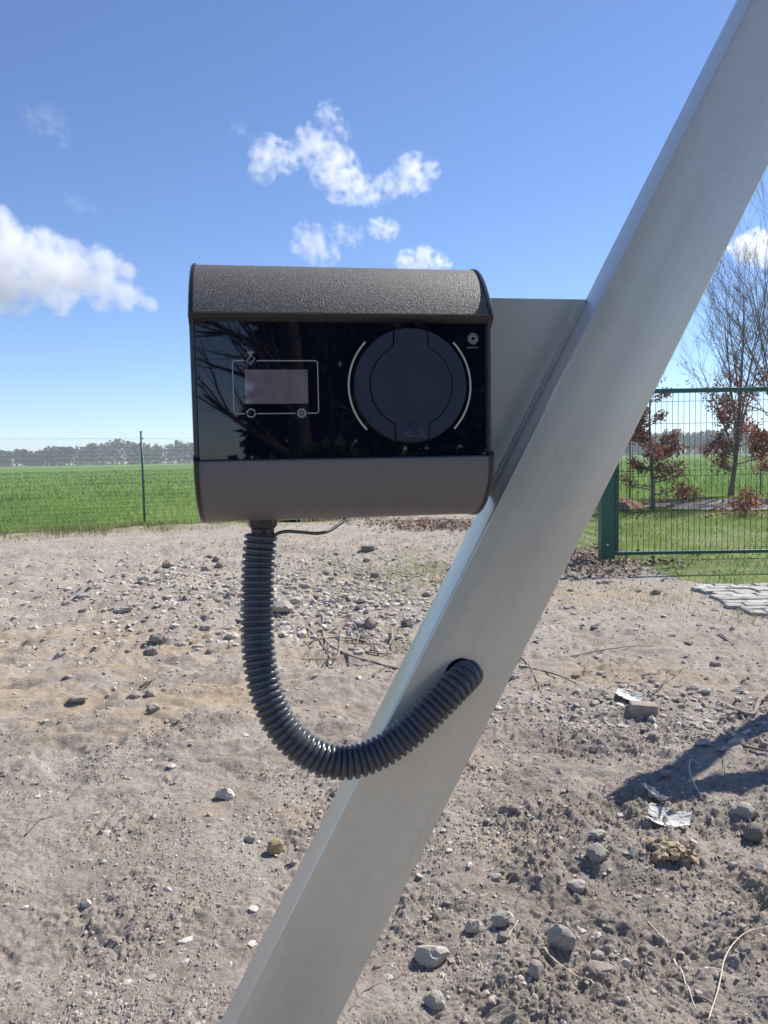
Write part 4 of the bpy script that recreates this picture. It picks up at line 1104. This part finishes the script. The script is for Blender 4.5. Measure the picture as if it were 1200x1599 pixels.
def rrect_parts():
    x0, z1 = f0; x1, z0 = f1
    g1a = loc(382, 562)[0]; g1b = loc(401, 562)[0]; g2a = loc(383, 645)[0]; g2b = loc(402, 645)[0]; g3a = loc(462, 645)[0]; g3b = loc(481, 645)[0]
    left = [(g1a, z1), (x0 + rr_, z1)] + circ((x0 + rr_, z1 - rr_), rr_, 90, 180, 5)[1:] + circ((x0 + rr_, z0 + rr_), rr_, 180, 270, 5) + [(g2a, z0)]
    mid = [(g2b, z0), (g3a, z0)]
    right = [(g3b, z0), (x1 - rr_, z0)] + circ((x1 - rr_, z0 + rr_), rr_, 270, 360, 5)[1:] + circ((x1 - rr_, z1 - rr_), rr_, 0, 90, 5) + [(g1b, z1)]
    for p in (left, mid, right): strip('frame_line', p, 1.5 * px, .001, -.0003, M['print'], panel)
rrect_parts()
ci = loc(391.5, 562)
k = 5.5 * px
card = [(ci[0] + k * (a * math.cos(.85) - b * math.sin(.85)), ci[1] + k * (a * math.sin(.85) + b * math.cos(.85))) for a, b in ((-1, -.68), (1, -.68), (1, .68), (-1, .68))]
ico_ = strip('card_icon', card, 1.3 * px, .001, -.0003, M['print'], panel, True)
for r_ in (3, 5.2, 7.4): strip('wave_mark', circ((ci[0], ci[1] + 4.5 * px), r_ * px, 50, 130, 8), 1.2 * px, .001, -.0003, M['print'], ico_)
cr = loc(392.5, 645)
ro = strip('cycle_icon', circ(cr, 6 * px, 20, 165, 14), 1.6 * px, .001, -.0003, M['print'], panel)
strip('cycle_arrow', circ(cr, 6 * px, 200, 345, 14), 1.6 * px, .001, -.0003, M['print'], ro)
for a in (165, 345):
    e = (cr[0] + 6 * px * math.cos(math.radians(a)), cr[1] + 6 * px * math.sin(math.radians(a)))
    flat('arrow_head', [(e[0] - 2 * px, e[1]), (e[0], e[1] - 2.2 * px), (e[0] + 2 * px, e[1]), (e[0], e[1] + 2.2 * px)], .001, -.0003, M['print'], ro)
cb = loc(471.5, 645)
bo = strip('button_icon', circ(cb, 6.3 * px, 0, 360, 24)[:-1], 1.4 * px, .001, -.0003, M['print'], panel, True)
strip('button_icon_ring', circ(cb, 4.4 * px, 0, 360, 20)[:-1], .8 * px, .001, -.0003, M['print'], bo, True)
for dx in (-1.6, 0, 1.6): flat('button_mark', [(cb[0] + (dx - .55) * px, cb[1] - 1.5 * px), (cb[0] + (dx + .55) * px, cb[1] - 1.5 * px), (cb[0] + (dx + .55) * px, cb[1] + 1.5 * px), (cb[0] + (dx - .55) * px, cb[1] + 1.5 * px)], .001, -.0003, M['print'], bo)
cl = loc(739, 528.5)
lg = strip('flower_logo', circ(cl, 3.7 * px, 0, 360, 30)[:-1], .8 * px, .001, -.0003, M['print'], panel, True)
for i in range(10):
    a = math.radians(90 + 36 * i); strip('logo_petal', circ((cl[0] + 5.7 * px * math.cos(a), cl[1] + 5.7 * px * math.sin(a)), 2.5 * px, 0, 360, 14)[:-1], .8 * px, .001, -.0003, M['print'], lg, True)
tx = loc(730.5, 543.5)
for i, (hh, ww) in enumerate(((1.6, 1.6), (1.6, 1.1), (1.5, 1.5), (2.2, .7), (1.6, 1.4), (1.6, 1.2), (2.2, .8), (1.6, 1.4), (1.6, 1.1))):
    x = tx[0] + i * 1.95 * px; flat('logo_lettering', [(x, tx[1]), (x + ww * px, tx[1]), (x + ww * px, tx[1] + hh * px), (x, tx[1] + hh * px)], .001, -.0002, simple('faint_print', (.2, .21, .23), None, .5) if i == 0 else bpy.data.materials['faint_print'], lg)
# socket: two side cheeks of the ring and the flap between them
SC = loc(641, 602.5); RO = 87 * px; RI = 65 * px; tabw = 27 * px; gap = 1.6 * px
sock = flat('socket_collar', circ(SC, RO + 1.5 * px, 0, 360, 72)[:-1], .004, -.0012, M['cap_black'], ch, .0004); sock.name = 'socket'
def cheek(s):
    a_o = math.degrees(math.acos(tabw / RO)); a_i = math.degrees(math.acos(tabw / RI))
    if s > 0: pts = circ(SC, RO, -a_o, a_o, 40) + circ(SC, RI, a_i, -a_i, 32)
    else: pts = circ(SC, RO, 180 - a_o, 180 + a_o, 40) + circ(SC, RI, 180 + a_i, 180 - a_i, 32)
    return flat('ring_cheek', pts, -.001, -.0065, M['lid'], sock, .0009)
cheek(1); cheek(-1)
tw2 = tabw - gap; r2 = RI - gap; zt = math.sqrt((RO - 2 * px) ** 2 - tw2 ** 2); ai = math.degrees(math.acos(tw2 / r2))
lidp = circ(SC, r2, -ai, ai, 32) + circ(SC, RO - 1 * px, math.degrees(math.acos(tw2 / (RO - px))), 180 - math.degrees(math.acos(tw2 / (RO - px))), 10) + circ(SC, r2, 180 - ai, 180 + ai, 32) + circ(SC, RO - px, 180 + math.degrees(math.acos(tw2 / (RO - px))), 360 - math.degrees(math.acos(tw2 / (RO - px))), 10)
lid = flat('flap_lid', lidp, -.001, -.0075, M['lid'], sock, .0007); lid['label'] = 'round socket flap with straight tabs above and below'
v0, f0_ = ico(3)
bm = bmesh.new(); bmesh.ops.create_uvsphere(bm, u_segments=24, v_segments=12, radius=1)
for q in bm.verts: q.co = Vector((SC[0] + 2.5 * px + q.co.x * 17 * px, -.0072 + q.co.y * .0035, SC[1] - 79 * px + (q.co.z * 22 * px if q.co.z > 0 else q.co.z * 2 * px)))
obj('thumb_grip', bm_mesh('thumb_grip', bm, M['lid'], True), lid)
for s, a in ((0, 44), (180, 44)): strip('light_strip', circ(SC, 96 * px, s - a, s + a, 36), 2.7 * px, .001, -.0009, M['led'], ch)

# ------------------------------------------------------------------ beam, bracket, conduit
YF = .071; TH = .060                          # beam front face and thickness (local depth)
# edges of the front face as seen in the photo, laid on that face
eL = [loc(364, 1599, YF), loc(1177, 0, YF)]; eR = [loc(528, 1599, YF), loc(1200, 258, YF)]
dl = (Vector(eL[1]) - Vector(eL[0])).normalized(); dr = (Vector(eR[1]) - Vector(eR[0])).normalized()
bd = (dl + dr).normalized(); bn = Vector((bd.y, -bd.x))
mL = (Vector(eL[0]) + Vector(eL[1])) / 2; mR = (Vector(eR[0]) + Vector(eR[1])) / 2
BW = (mR - mL).dot(bn)
print('BEAM slopes', dl, dr, 'width', BW)
mc = mL + bn * (BW / 2)
zg = -O.z + .012
s0 = (zg - mc.y) / bd.y; s1 = (3.1 - O.z - mc.y) / bd.y
M['beam'] = None
def beam_material():
    mt, nt, b = mat_new('grey_beam_paint')
    c = ramp(nt, noise(nt, 3, 4, .55), [(.3, (.66, .645, .555)), (.7, (.70, .685, .59))])
    tc = nd(nt, 'TexCoord'); vo = nd(nt, 'TexVoronoi'); vo.inputs['Scale'].default_value = 26; nt.links.new(tc.outputs['Object'], vo.inputs['Vector'])
    sp = ramp(nt, vo.outputs['Distance'], [(.030, (1, 1, 1)), (.05, (0, 0, 0))])
    mk = nd(nt, 'Math', operation='MULTIPLY'); nt.links.new(sp, mk.inputs[0])
    nt.links.new(ramp(nt, noise(nt, 7, 2), [(.60, (0, 0, 0)), (.66, (.8, .8, .8))]), mk.inputs[1])
    c = mixc(nt, mk.outputs[0], c, (.06, .055, .05))
    mp = nd(nt, 'Mapping'); mp.inputs['Scale'].default_value = (8, 8, .6); nt.links.new(tc.outputs['Object'], mp.inputs[0])
    c = mixc(nt, 1, c, ramp(nt, noise(nt, 2.0, 4, .6, vec=mp.outputs[0]), [(.3, (.95, .95, .955)), (.6, (1, 1, 1))]), 'MULTIPLY')
    vs_ = nd(nt, 'TexVoronoi'); vs_.inputs['Scale'].default_value = 95; nt.links.new(tc.outputs['Object'], vs_.inputs['Vector'])
    c = mixc(nt, 1, c, ramp(nt, vs_.outputs['Color'], [(.2, (.985, .985, .985)), (.8, (1.015, 1.015, 1.015))]), 'MULTIPLY')
    sm = ramp(nt, noise(nt, 5, 7, .72), [(.40, (1, 1, 1)), (.57, (1, 1, 1)), (.70, (.92, .91, .88))])
    c = mixc(nt, 1, c, sm, 'MULTIPLY')
    mp2 = nd(nt, 'Mapping'); mp2.inputs['Scale'].default_value = (60, 60, 1.2); nt.links.new(tc.outputs['Object'], mp2.inputs[0])
    c = mixc(nt, 1, c, ramp(nt, noise(nt, 1.5, 3, .6, vec=mp2.outputs[0]), [(.30, (.93, .93, .93)), (.36, (1, 1, 1)), (.68, (1, 1, 1)), (.72, (1.05, 1.05, 1.05))]), 'MULTIPLY')
    nt.links.new(c, b.inputs['Base Color'])
    b.inputs['Metallic'].default_value = .45
    mr = nd(nt, 'MapRange'); mr.inputs['To Min'].default_value = .25; mr.inputs['To Max'].default_value = .34
    nt.links.new(noise(nt, 6, 4), mr.inputs[0]); nt.links.new(mr.outputs[0], b.inputs['Roughness'])
    bump(nt, b, noise(nt, 260, 3), .05, .001)
    return mt
M['beam'] = beam_material()
def rhs(w, t, r, n=5):
    P = []
    for cx, cy, a0 in ((w / 2 - r, t / 2 - r, 0), (-w / 2 + r, t / 2 - r, 90), (-w / 2 + r, -t / 2 + r, 180), (w / 2 - r, -t / 2 + r, 270)):
        for i in range(n + 1):
            a = math.radians(a0 + 90 * i / n); P.append((cx + r * math.cos(a), cy + r * math.sin(a)))
    return P
def beam_mesh(name, w, t, L0, L1, mat, cut0=None):
    """hollow rectangular tube along local +z from L0 to L1; x across, y through"""
    out = rhs(w, t, .0027); inn = rhs(w - .008, t - .008, .0015)
    n = len(out); V = []
    for ring in (out, inn):
        for z in (L0, L1):
            for x, y in ring:
                V.append((x, y, z + (cut0 * x if (cut0 is not None and z == L0) else 0)))
    F = []
    for i in range(n):
        j = (i + 1) % n
        F.append((i, j, n + j, n + i)); F.append((2 * n + j, 2 * n + i, 3 * n + i, 3 * n + j))
        F.append((j, i, 2 * n + i, 2 * n + j)); F.append((n + i, n + j, 3 * n + j, 3 * n + i))
    bm = bmesh.new(); bv = [bm.verts.new(v) for v in V]
    for f in F: bm.faces.new([bv[i] for i in f])
    me = bm_mesh(name, bm, mat, True); sharp(me, 25); return me
tilt = math.atan2(bd.x, bd.y)
sup = empty('support_beam', O + Vector((0, 0, -O.z)), YAW); sup.location = (O + ex * (mc.x + bd.x * s0) + ey * (YF + TH / 2)); sup.location.z = 0
tag(sup, 'large slanted grey steel beam with bracket plate carrying the charger', 'beam')
def to_sup(x, y, z):       # charger-local -> support-local (same yaw)
    d = O + ex * x + ey * y + Vector((0, 0, z)) - Vector(sup.location)
    return Vector((d.dot(ex), d.dot(ey), d.z))
bo_ = obj('beam_tube', beam_mesh('beam_tube', BW, TH, 0, s1 - s0, M['beam'], math.tan(tilt)), sup)
bo_.location = to_sup(mc.x + bd.x * s0, YF + TH / 2, mc.y + bd.y * s0); bo_.rotation_euler = (0, tilt, 0)
# opening for the conduit, cut through the front wall
hx, hzz = loc(721, 1054, YF)
bpy.context.view_layer.update()
bm = bmesh.new(); bmesh.ops.create_cone(bm, cap_ends=True, segments=40, radius1=.0205, radius2=.0205, depth=.03)
cut = obj('cutter', bm_mesh('cutter', bm, None)); cut.matrix_world = sup.matrix_world @ Matrix.Translation(to_sup(hx, YF, hzz)) @ Matrix.Rotation(math.pi / 2, 4, 'X')
md = bo_.modifiers.new('hole', 'BOOLEAN'); md.object = cut; md.operation = 'DIFFERENCE'; md.solver = 'EXACT'
bpy.context.view_layer.update()
nm = bpy.data.meshes.new_from_object(bo_.evaluated_get(bpy.context.evaluated_depsgraph_get()))
bo_.modifiers.clear(); bo_.data = nm; nm.materials.clear(); nm.materials.append(M['beam']); sharp(nm, 25)
bpy.data.objects.remove(cut)
box('base_plate', (0, 0, .006), (.24, .2, .012), M['beam'], sup, .001)
for sx in (-1, 1):
    for sy in (-1, 1):
        bm = bmesh.new(); bmesh.ops.create_cone(bm, cap_ends=True, segments=6, radius1=.012, radius2=.012, depth=.012)
        b = obj('anchor_bolt', bm_mesh('anchor_bolt', bm, M['wire_zinc']), sup); b.location = (sx * .095, sy * .075, .018)
# bracket plate welded flush with the beam's back
yp0 = YF + TH - .008; yp1 = yp0 + .006
zpt = loc(840, 466, yp0)[1]; zpb = loc(600, 775, yp0)[1]
def beam_left(z, off=0.0):      # x of the beam's left face at height z
    p = mL - bn * off; return p.x + bd.x * (z - p.y) / bd.y
pl = [(xc - hw * .7, zpb), (beam_left(zpb) + .001, zpb), (beam_left(zpt) + .001, zpt), (xc - hw * .7, zpt)]
pobj = flat('bracket_plate', pl, yp1, yp0, M['beam'], sup, .0006)
pobj.location = to_sup(0, 0, 0)
wv = []; wf = []; off = 0; rw = random.Random(3)
v0, f0_ = ico(2); nW = 74
for i in range(nW):
    z = zpb + (zpt - zpb - .004) * (i + .5) / nW; x = beam_left(z) - .0015
    q = v0 * np.array([.0026 * rw.uniform(.8, 1.2), .0026, .0046]); q = q + np.array([x + rw.uniform(-.0006, .0006), yp0 - .0008, z]); wv.append(q); wf.append(f0_ + off); off += len(q)
wo = obj('weld_bead', mesh_np('weld_bead', np.concatenate(wv), np.concatenate(wf), simple('weld', (.42, .42, .39), (.55, .55, .51), .5, metal=.5, ns=40), None, True), sup); wo.location = to_sup(0, 0, 0)

# corrugated conduit: drops from the gland, loops into the beam
CY = .090                                     # depth of the gland below the charger
def lp(u, v, y):
    x, z = loc(u, v, y); return O + ex * x + ey * y + Vector((0, 0, z))
path = [lp(408, 834, CY), lp(403.5, 880, CY - .002), lp(402, 935, CY - .010), lp(402, 985, CY - .020), lp(406, 1035, CY - .031), lp(417, 1085, CY - .041), lp(439, 1133, CY - .049), lp(472, 1168, CY - .053),
        lp(512, 1188, CY - .054), lp(552, 1190, CY - .053), lp(597, 1173, CY - .050), lp(640, 1143, CY - .047), lp(680, 1105, CY - .042), lp(708, 1076, CY - .036), lp(725, 1058, CY - .026), lp(731, 1052, CY - .010), lp(733, 1051, CY + .014)]
C = resample(catmull(path, 14), .0006)
pitch = .0076; prof_r = []; s_ = 0
for i, c in enumerate(C):
    if i: s_ += (C[i] - C[i - 1]).length
    t = (s_ / pitch) % 1.0
    prof_r.append(.0154 + .0038 * max(0, 1 - (abs(t - .5) / .38) ** 4) ** .6)
M['conduit'] = simple('conduit_plastic', (.056, .061, .072), (.080, .086, .098), .30, ns=40, rvar=.06)
cdn = empty('corrugated_conduit', lp(408, 834, CY)); tag(cdn, 'black corrugated conduit looping from the charger into the beam', 'conduit')
V, F = tube_data([c - Vector(cdn.location) for c in C], prof_r, 30)
me = mesh_py('conduit_tube', V, F, M['conduit'], True); sharp(me, 50)
obj('conduit_tube', me, cdn)
gl = lp(410, 812, CY)
def lathe(name, prof, mat, parent, seg=24, hexf=False, loc_=(0, 0, 0)):
    V = []; F = []; n = len(prof)
    for k in range(seg):
        a = 2 * math.pi * k / seg
        for r, z in prof: V.append((r * math.cos(a), r * math.sin(a), z))
    for k in range(seg):
        k2 = (k + 1) % seg
        for i in range(n - 1): F.append((k * n + i, k2 * n + i, k2 * n + i + 1, k * n + i + 1))
    me = mesh_py(name, V, F, mat, not hexf); sharp(me, 30)
    o = obj(name, me, parent); o.location = loc_; return o
base_z = O.z + z_bot - gl.z
g0 = gl - Vector(cdn.location); g0.z = (O.z + z_bot) - cdn.location.z
lathe('gland_nut', [(0, .004), (.0178, .004), (.0178, -.004), (.0165, -.009), (.0135, -.012), (0, -.012)], M['cap_black'], cdn, 8, True, g0)
lathe('gland_collar', [(.0, -.009), (.0135, -.009), (.0135, -.026), (.0, -.026)], M['cap_black'], cdn, 20, False, g0)
# thin grey lead tucked beside the gland
lead = [lp(424, 842, CY - .004), lp(432, 834, CY - .004), lp(447, 830, CY), lp(470, 831, CY + .01), lp(495, 833, CY + .02), lp(514, 829, CY + .03), lp(528, 820, CY + .04), lp(538, 812, CY + .048), lp(540, 800, CY + .05)]
tube('thin_cable', resample(catmull(lead, 8), .003), .0021, simple('grey_lead', (.11, .11, .115), None, .5), None, 10)
tag(bpy.data.objects['thin_cable'], 'thin grey cable curling out below the charger', 'cable')

# ------------------------------------------------------------------ made-up post outside the frame, shaped to cast the forked shadow
tip = gnd(972, 1256); hS = 2.2
k_ = hS / math.tan(SUN_EL)
ap = Vector((tip.x + k_ * math.sin(SUN_AZ), tip.y + k_ * math.cos(SUN_AZ), hS))
s2 = empty('shadow_post', (ap.x, ap.y, 0)); tag(s2, 'unseen grey post with slanted brace, added to throw the forked shadow', 'post')
o = obj('post_tube', beam_mesh('post_tube', .12, .08, 0, hS, M['beam']), s2)
L2 = 1.5; an = math.radians(118)
o = obj('brace_tube', beam_mesh('brace_tube', .12, .08, .05, L2, M['beam']), s2); o.location = (0, .002, hS - .05); o.rotation_euler = (0, an, 0)
box('base_plate', (0, 0, .006), (.28, .24, .012), M['beam'], s2, .001)

M['shaded_bark'] = simple('shaded_bark', (.028, .024, .02), (.06, .05, .042), .9, ns=14, bs=.5, bscale=40, bdist=.01)  # shade put into the bark colour so mirrored trunks read as silhouettes
# ------------------------------------------------------------------ trees behind the viewer, seen mirrored in the glass
young_tree((1.75, -7.5, 0), 7.5, .16, 61, 'bare tree mirrored as the dark trunk in the glass panel', (9, 10, 9, 1), 0, 26, 2.2, .35, maxl=2, kids=(6, 4, 2), name='bare_tree', bark='shaded_bark')
def evergreen(base, H, W, seed, label):
    r = np.random.default_rng(seed); root = empty('evergreen_tree', base); tag(root, label, 'tree', None)
    tube('trunk', [(0, 0, -.1), (.02, .03, H * .5), (0, 0, H * .97)], [.15, .1, .02], M['bark'], root, 8)
    n = 5200; q = r.uniform(0, 1, n) ** .8; z = H * (.06 + .94 * q)
    cl = np.array([[math.cos(a), math.sin(a)] for a in r.uniform(0, 6.28, 60)]); ci_ = r.integers(0, 60, n); lv = r.uniform(0, 1, 60)
    R = W * (1 - q) ** .8 * np.sqrt(r.uniform(.05, 1, n)) * (.75 + .4 * lv[ci_])
    a = np.arctan2(cl[ci_, 1], cl[ci_, 0]) + r.normal(0, .22, n)
    Cc = np.stack([R * np.cos(a), R * np.sin(a), z - .25 * R], -1)
    obj('crown', leaves_mesh('crown', Cc, .28, M['evergreen'], r, .5), root)
evergreen((3.1, -8.5, 0), 7.0, 1.3, 71, 'dark evergreen mirrored beside the display in the glass')
evergreen((4.6, -8.0, 0), 8.0, 1.5, 72, 'dark evergreen mirrored behind the round socket lid')
evergreen((6.4, -10.0, 0), 8.5, 2.0, 73, 'dark evergreen mirrored at the right end of the glass')
young_tree((2.6, -9.0, 0), 6.5, .10, 64, 'thin bare tree mirrored above the display in the glass', (9, 10, 9, 1), 0, 26, 1.8, .3, maxl=2, kids=(6, 4, 2), name='bare_tree', bark='shaded_bark')

def bush(base, rx, h, seed, label):  # bushes added behind the viewer to cover the pale horizon in the glass
    r = np.random.default_rng(seed); root = empty('added_bush', base); tag(root, label, 'bush')
    for k in range(4):
        a = k * 1.6; tube('stem', [(0, 0, -.05), (rx * .3 * math.cos(a), rx * .3 * math.sin(a), h * .5), (rx * .5 * math.cos(a), rx * .5 * math.sin(a), h * .85)], [.03, .02, .008], M['bark'], root, 6)
    n = 3800; d = r.normal(0, 1, (n, 3)); d /= np.linalg.norm(d, axis=1)[:, None]; d *= (r.uniform(.3, 1, n) ** .5)[:, None]; d[:, 2] = np.abs(d[:, 2])
    obj('crown', leaves_mesh('crown', d * np.array([rx, rx, h]), .16, M['evergreen'], r, .2), root)
bush((1.15, -4.2, 0), .85, 1.35, 81, 'added round bush standing in for the dark hump mirrored low at left')
bush((2.1, -5.0, 0), .8, 1.1, 82, 'lower bush added to hide the mirrored horizon under the display')
bush((3.2, -5.2, 0), .9, 1.25, 83, 'bush added to hide the mirrored horizon below the round socket lid')
evergreen((2.35, -11.0, 0), 6.0, 1.0, 75, 'slim evergreen mirrored just left of the socket lid')

# ------------------------------------------------------------------ clouds
CD = 2400.0
def cloud(blobs, label, dens=.03, amp=.9, nscale=1.0, seed=0, flatten=.8, thr=.12, soft=2.2, wisp=0):
    """blobs: (u, v, radius px) in the photo, all at one distance"""
    s = CD / FPX
    P = [at(u, v, CD) for u, v, r in blobs]; R = [r * s for u, v, r in blobs]
    c = sum(P, Vector()) / len(P)
    rr = random.Random(seed)
    off = [rr.uniform(-.4, .4) * r for r in R]
    bm = bmesh.new()
    for p, r, of in zip(P, R, off):
        t = Matrix.Translation(p - c + Vector((0, of, 0)))
        bmesh.ops.create_icosphere(bm, subdivisions=3, radius=r * 1.25, matrix=t @ Matrix.Diagonal((1, 1, flatten if False else 1, 1)))
    me = bpy.data.meshes.new('cloud'); bm.to_mesh(me); bm.free()
    o = obj('cloud', me); o.location = c
    md = o.modifiers.new('r', 'REMESH'); md.mode = 'VOXEL'; md.voxel_size = min(R) / 3.0
    bpy.context.view_layer.update()
    nm = bpy.data.meshes.new_from_object(o.evaluated_get(bpy.context.evaluated_depsgraph_get())); o.modifiers.clear(); o.data = nm
    mt = bpy.data.materials.new('cloud'); mt.use_nodes = True; nt = mt.node_tree
    nt.nodes.remove(nt.nodes['Principled BSDF'])
    pv = nd(nt, 'VolumePrincipled'); pv.inputs['Color'].default_value = (.99, .99, .99, 1); pv.inputs['Anisotropy'].default_value = .45
    tc = nd(nt, 'TexCoord'); Rm = max(R)
    n1 = nd(nt, 'TexNoise'); n1.inputs['Scale'].default_value = 1.1 * nscale / Rm; n1.inputs['Detail'].default_value = 8; n1.inputs['Roughness'].default_value = .54
    mpn = nd(nt, 'Mapping'); mpn.inputs['Location'].default_value = (seed * 371.3, seed * 91.7, 0); nt.links.new(tc.outputs['Object'], mpn.inputs[0]); nt.links.new(mpn.outputs[0], n1.inputs['Vector'])
    acc = None
    for p, r, of in zip(P, R, off):
        q = p - c + Vector((0, of, 0))
        vm = nd(nt, 'VectorMath', operation='DISTANCE'); nt.links.new(tc.outputs['Object'], vm.inputs[0]); vm.inputs[1].default_value = q
        mr = nd(nt, 'MapRange'); mr.inputs['From Min'].default_value = r * 1.22; mr.inputs['From Max'].default_value = 0; nt.links.new(vm.outputs['Value'], mr.inputs[0])
        if acc is None: acc = mr.outputs[0]
        else:
            mx = nd(nt, 'Math', operation='MAXIMUM'); nt.links.new(acc, mx.inputs[0]); nt.links.new(mr.outputs[0], mx.inputs[1]); acc = mx.outputs[0]
    sb = nd(nt, 'Math', operation='MULTIPLY_ADD'); nt.links.new(n1.outputs['Fac'], sb.inputs[0]); sb.inputs[1].default_value = amp * 4; sb.inputs[2].default_value = -amp * 2 - thr
    ad = nd(nt, 'Math', operation='ADD'); nt.links.new(acc, ad.inputs[0]); nt.links.new(sb.outputs[0], ad.inputs[1])
    ms = nd(nt, 'Math', operation='MULTIPLY', use_clamp=True); nt.links.new(ad.outputs[0], ms.inputs[0]); ms.inputs[1].default_value = soft
    # keep the very rim clear of the hull
    rim = nd(nt, 'MapRange'); rim.inputs['From Min'].default_value = .0; rim.inputs['From Max'].default_value = .15; nt.links.new(acc, rim.inputs[0])
    m2 = nd(nt, 'Math', operation='MULTIPLY'); nt.links.new(ms.outputs[0], m2.inputs[0]); nt.links.new(rim.outputs[0], m2.inputs[1])
    m3 = nd(nt, 'Math', operation='MULTIPLY'); nt.links.new(m2.outputs[0], m3.inputs[0]); m3.inputs[1].default_value = dens
    nt.links.new(m3.outputs[0], pv.inputs['Density'])
    nt.links.new(pv.outputs[0], nt.nodes['Material Output'].inputs['Volume'])
    mt.cycles.volume_step_rate = .3
    nm.materials.clear(); nm.materials.append(mt)
    tag(o, label, 'cloud'); return o
cloud([(-60, 425, 80), (5, 392, 52), (55, 408, 50), (110, 425, 44), (158, 445, 36), (200, 465, 24), (232, 476, 14), (85, 452, 34), (20, 448, 44), (8, 345, 20), (160, 405, 26), (198, 425, 14)], 'largest white cumulus cloud, cut by the left frame edge', .018, .95, 2.6, 1, thr=.04, soft=1.2)
cloud([(418, 238, 28), (408, 264, 20), (450, 250, 22), (490, 232, 30), (520, 258, 36), (545, 285, 30), (580, 298, 22), (612, 288, 22), (645, 272, 30), (672, 266, 16), (525, 300, 16)], 'long ragged white cloud above the charger', .017, 1.25, 2.0, 2, thr=.14, soft=1.0)
cloud([(512, 182, 20), (528, 198, 16), (540, 212, 10)], 'faint little cloud above the long ragged cloud', .010, 1.3, 2.0, 3, thr=.22, soft=1.0)
cloud([(478, 368, 20), (492, 385, 28), (508, 396, 22), (465, 385, 14)], 'roundish cloud just above the charger, left of a wisp', .012, 1.3, 1.8, 4, thr=.18, soft=1.1)
cloud([(532, 362, 18), (550, 370, 16), (562, 362, 10)], 'soft wisp between two clouds above the charger', .009, 1.2, 2.0, 5, thr=.18, soft=1.0)
cloud([(590, 354, 16), (606, 358, 16), (618, 356, 9)], 'small compact cloud above the middle of the charger', .017, 1.2, 1.8, 6, thr=.12, soft=1.3)
cloud([(636, 409, 18), (660, 405, 20), (684, 409, 16), (696, 414, 10)], 'cloud peeping over the right half of the charger top', .019, 1.1, 1.8, 7, thr=.10, soft=1.4)
cloud([(1155, 388, 18), (1185, 385, 28), (1215, 392, 34)], 'bright cloud behind the bare tree twigs at the right', .028, .9, 2.4, 8, thr=.08, soft=1.4)
cloud([(50, 186, 18), (78, 190, 24), (98, 205, 20), (96, 222, 12)], 'barely visible veil of cloud high at the left', .0022, 1.4, 1.6, 9, thr=.15, soft=.9)
cloud([(112, 312, 14), (126, 322, 13), (145, 325, 8)], 'tiny faint puff above the largest cloud', .0035, 1.3, 1.6, 10, thr=.15, soft=.9)
cloud([(366, 197, 8), (377, 202, 11), (390, 214, 7)], 'tiny wisp left of the long ragged cloud', .0045, 1.3, 1.6, 11, thr=.15, soft=.9)

# ------------------------------------------------------------------ air
bm = bmesh.new(); box_bm(bm, (0, 0, 9.0), (3300, 3300, 20.0))
hz_o = obj('haze', bm_mesh('haze', bm, None))
mt = bpy.data.materials.new('haze'); mt.use_nodes = True; nt = mt.node_tree
nt.nodes.remove(nt.nodes['Principled BSDF'])
pv = nd(nt, 'VolumePrincipled'); pv.inputs['Color'].default_value = (.86, .92, 1.0, 1); pv.inputs['Density'].default_value = .0006
nt.links.new(pv.outputs[0], nt.nodes['Material Output'].inputs['Volume']); hz_o.data.materials.append(mt)
tag(hz_o, 'thin pale haze in the air over the field', None, None, 'stuff')
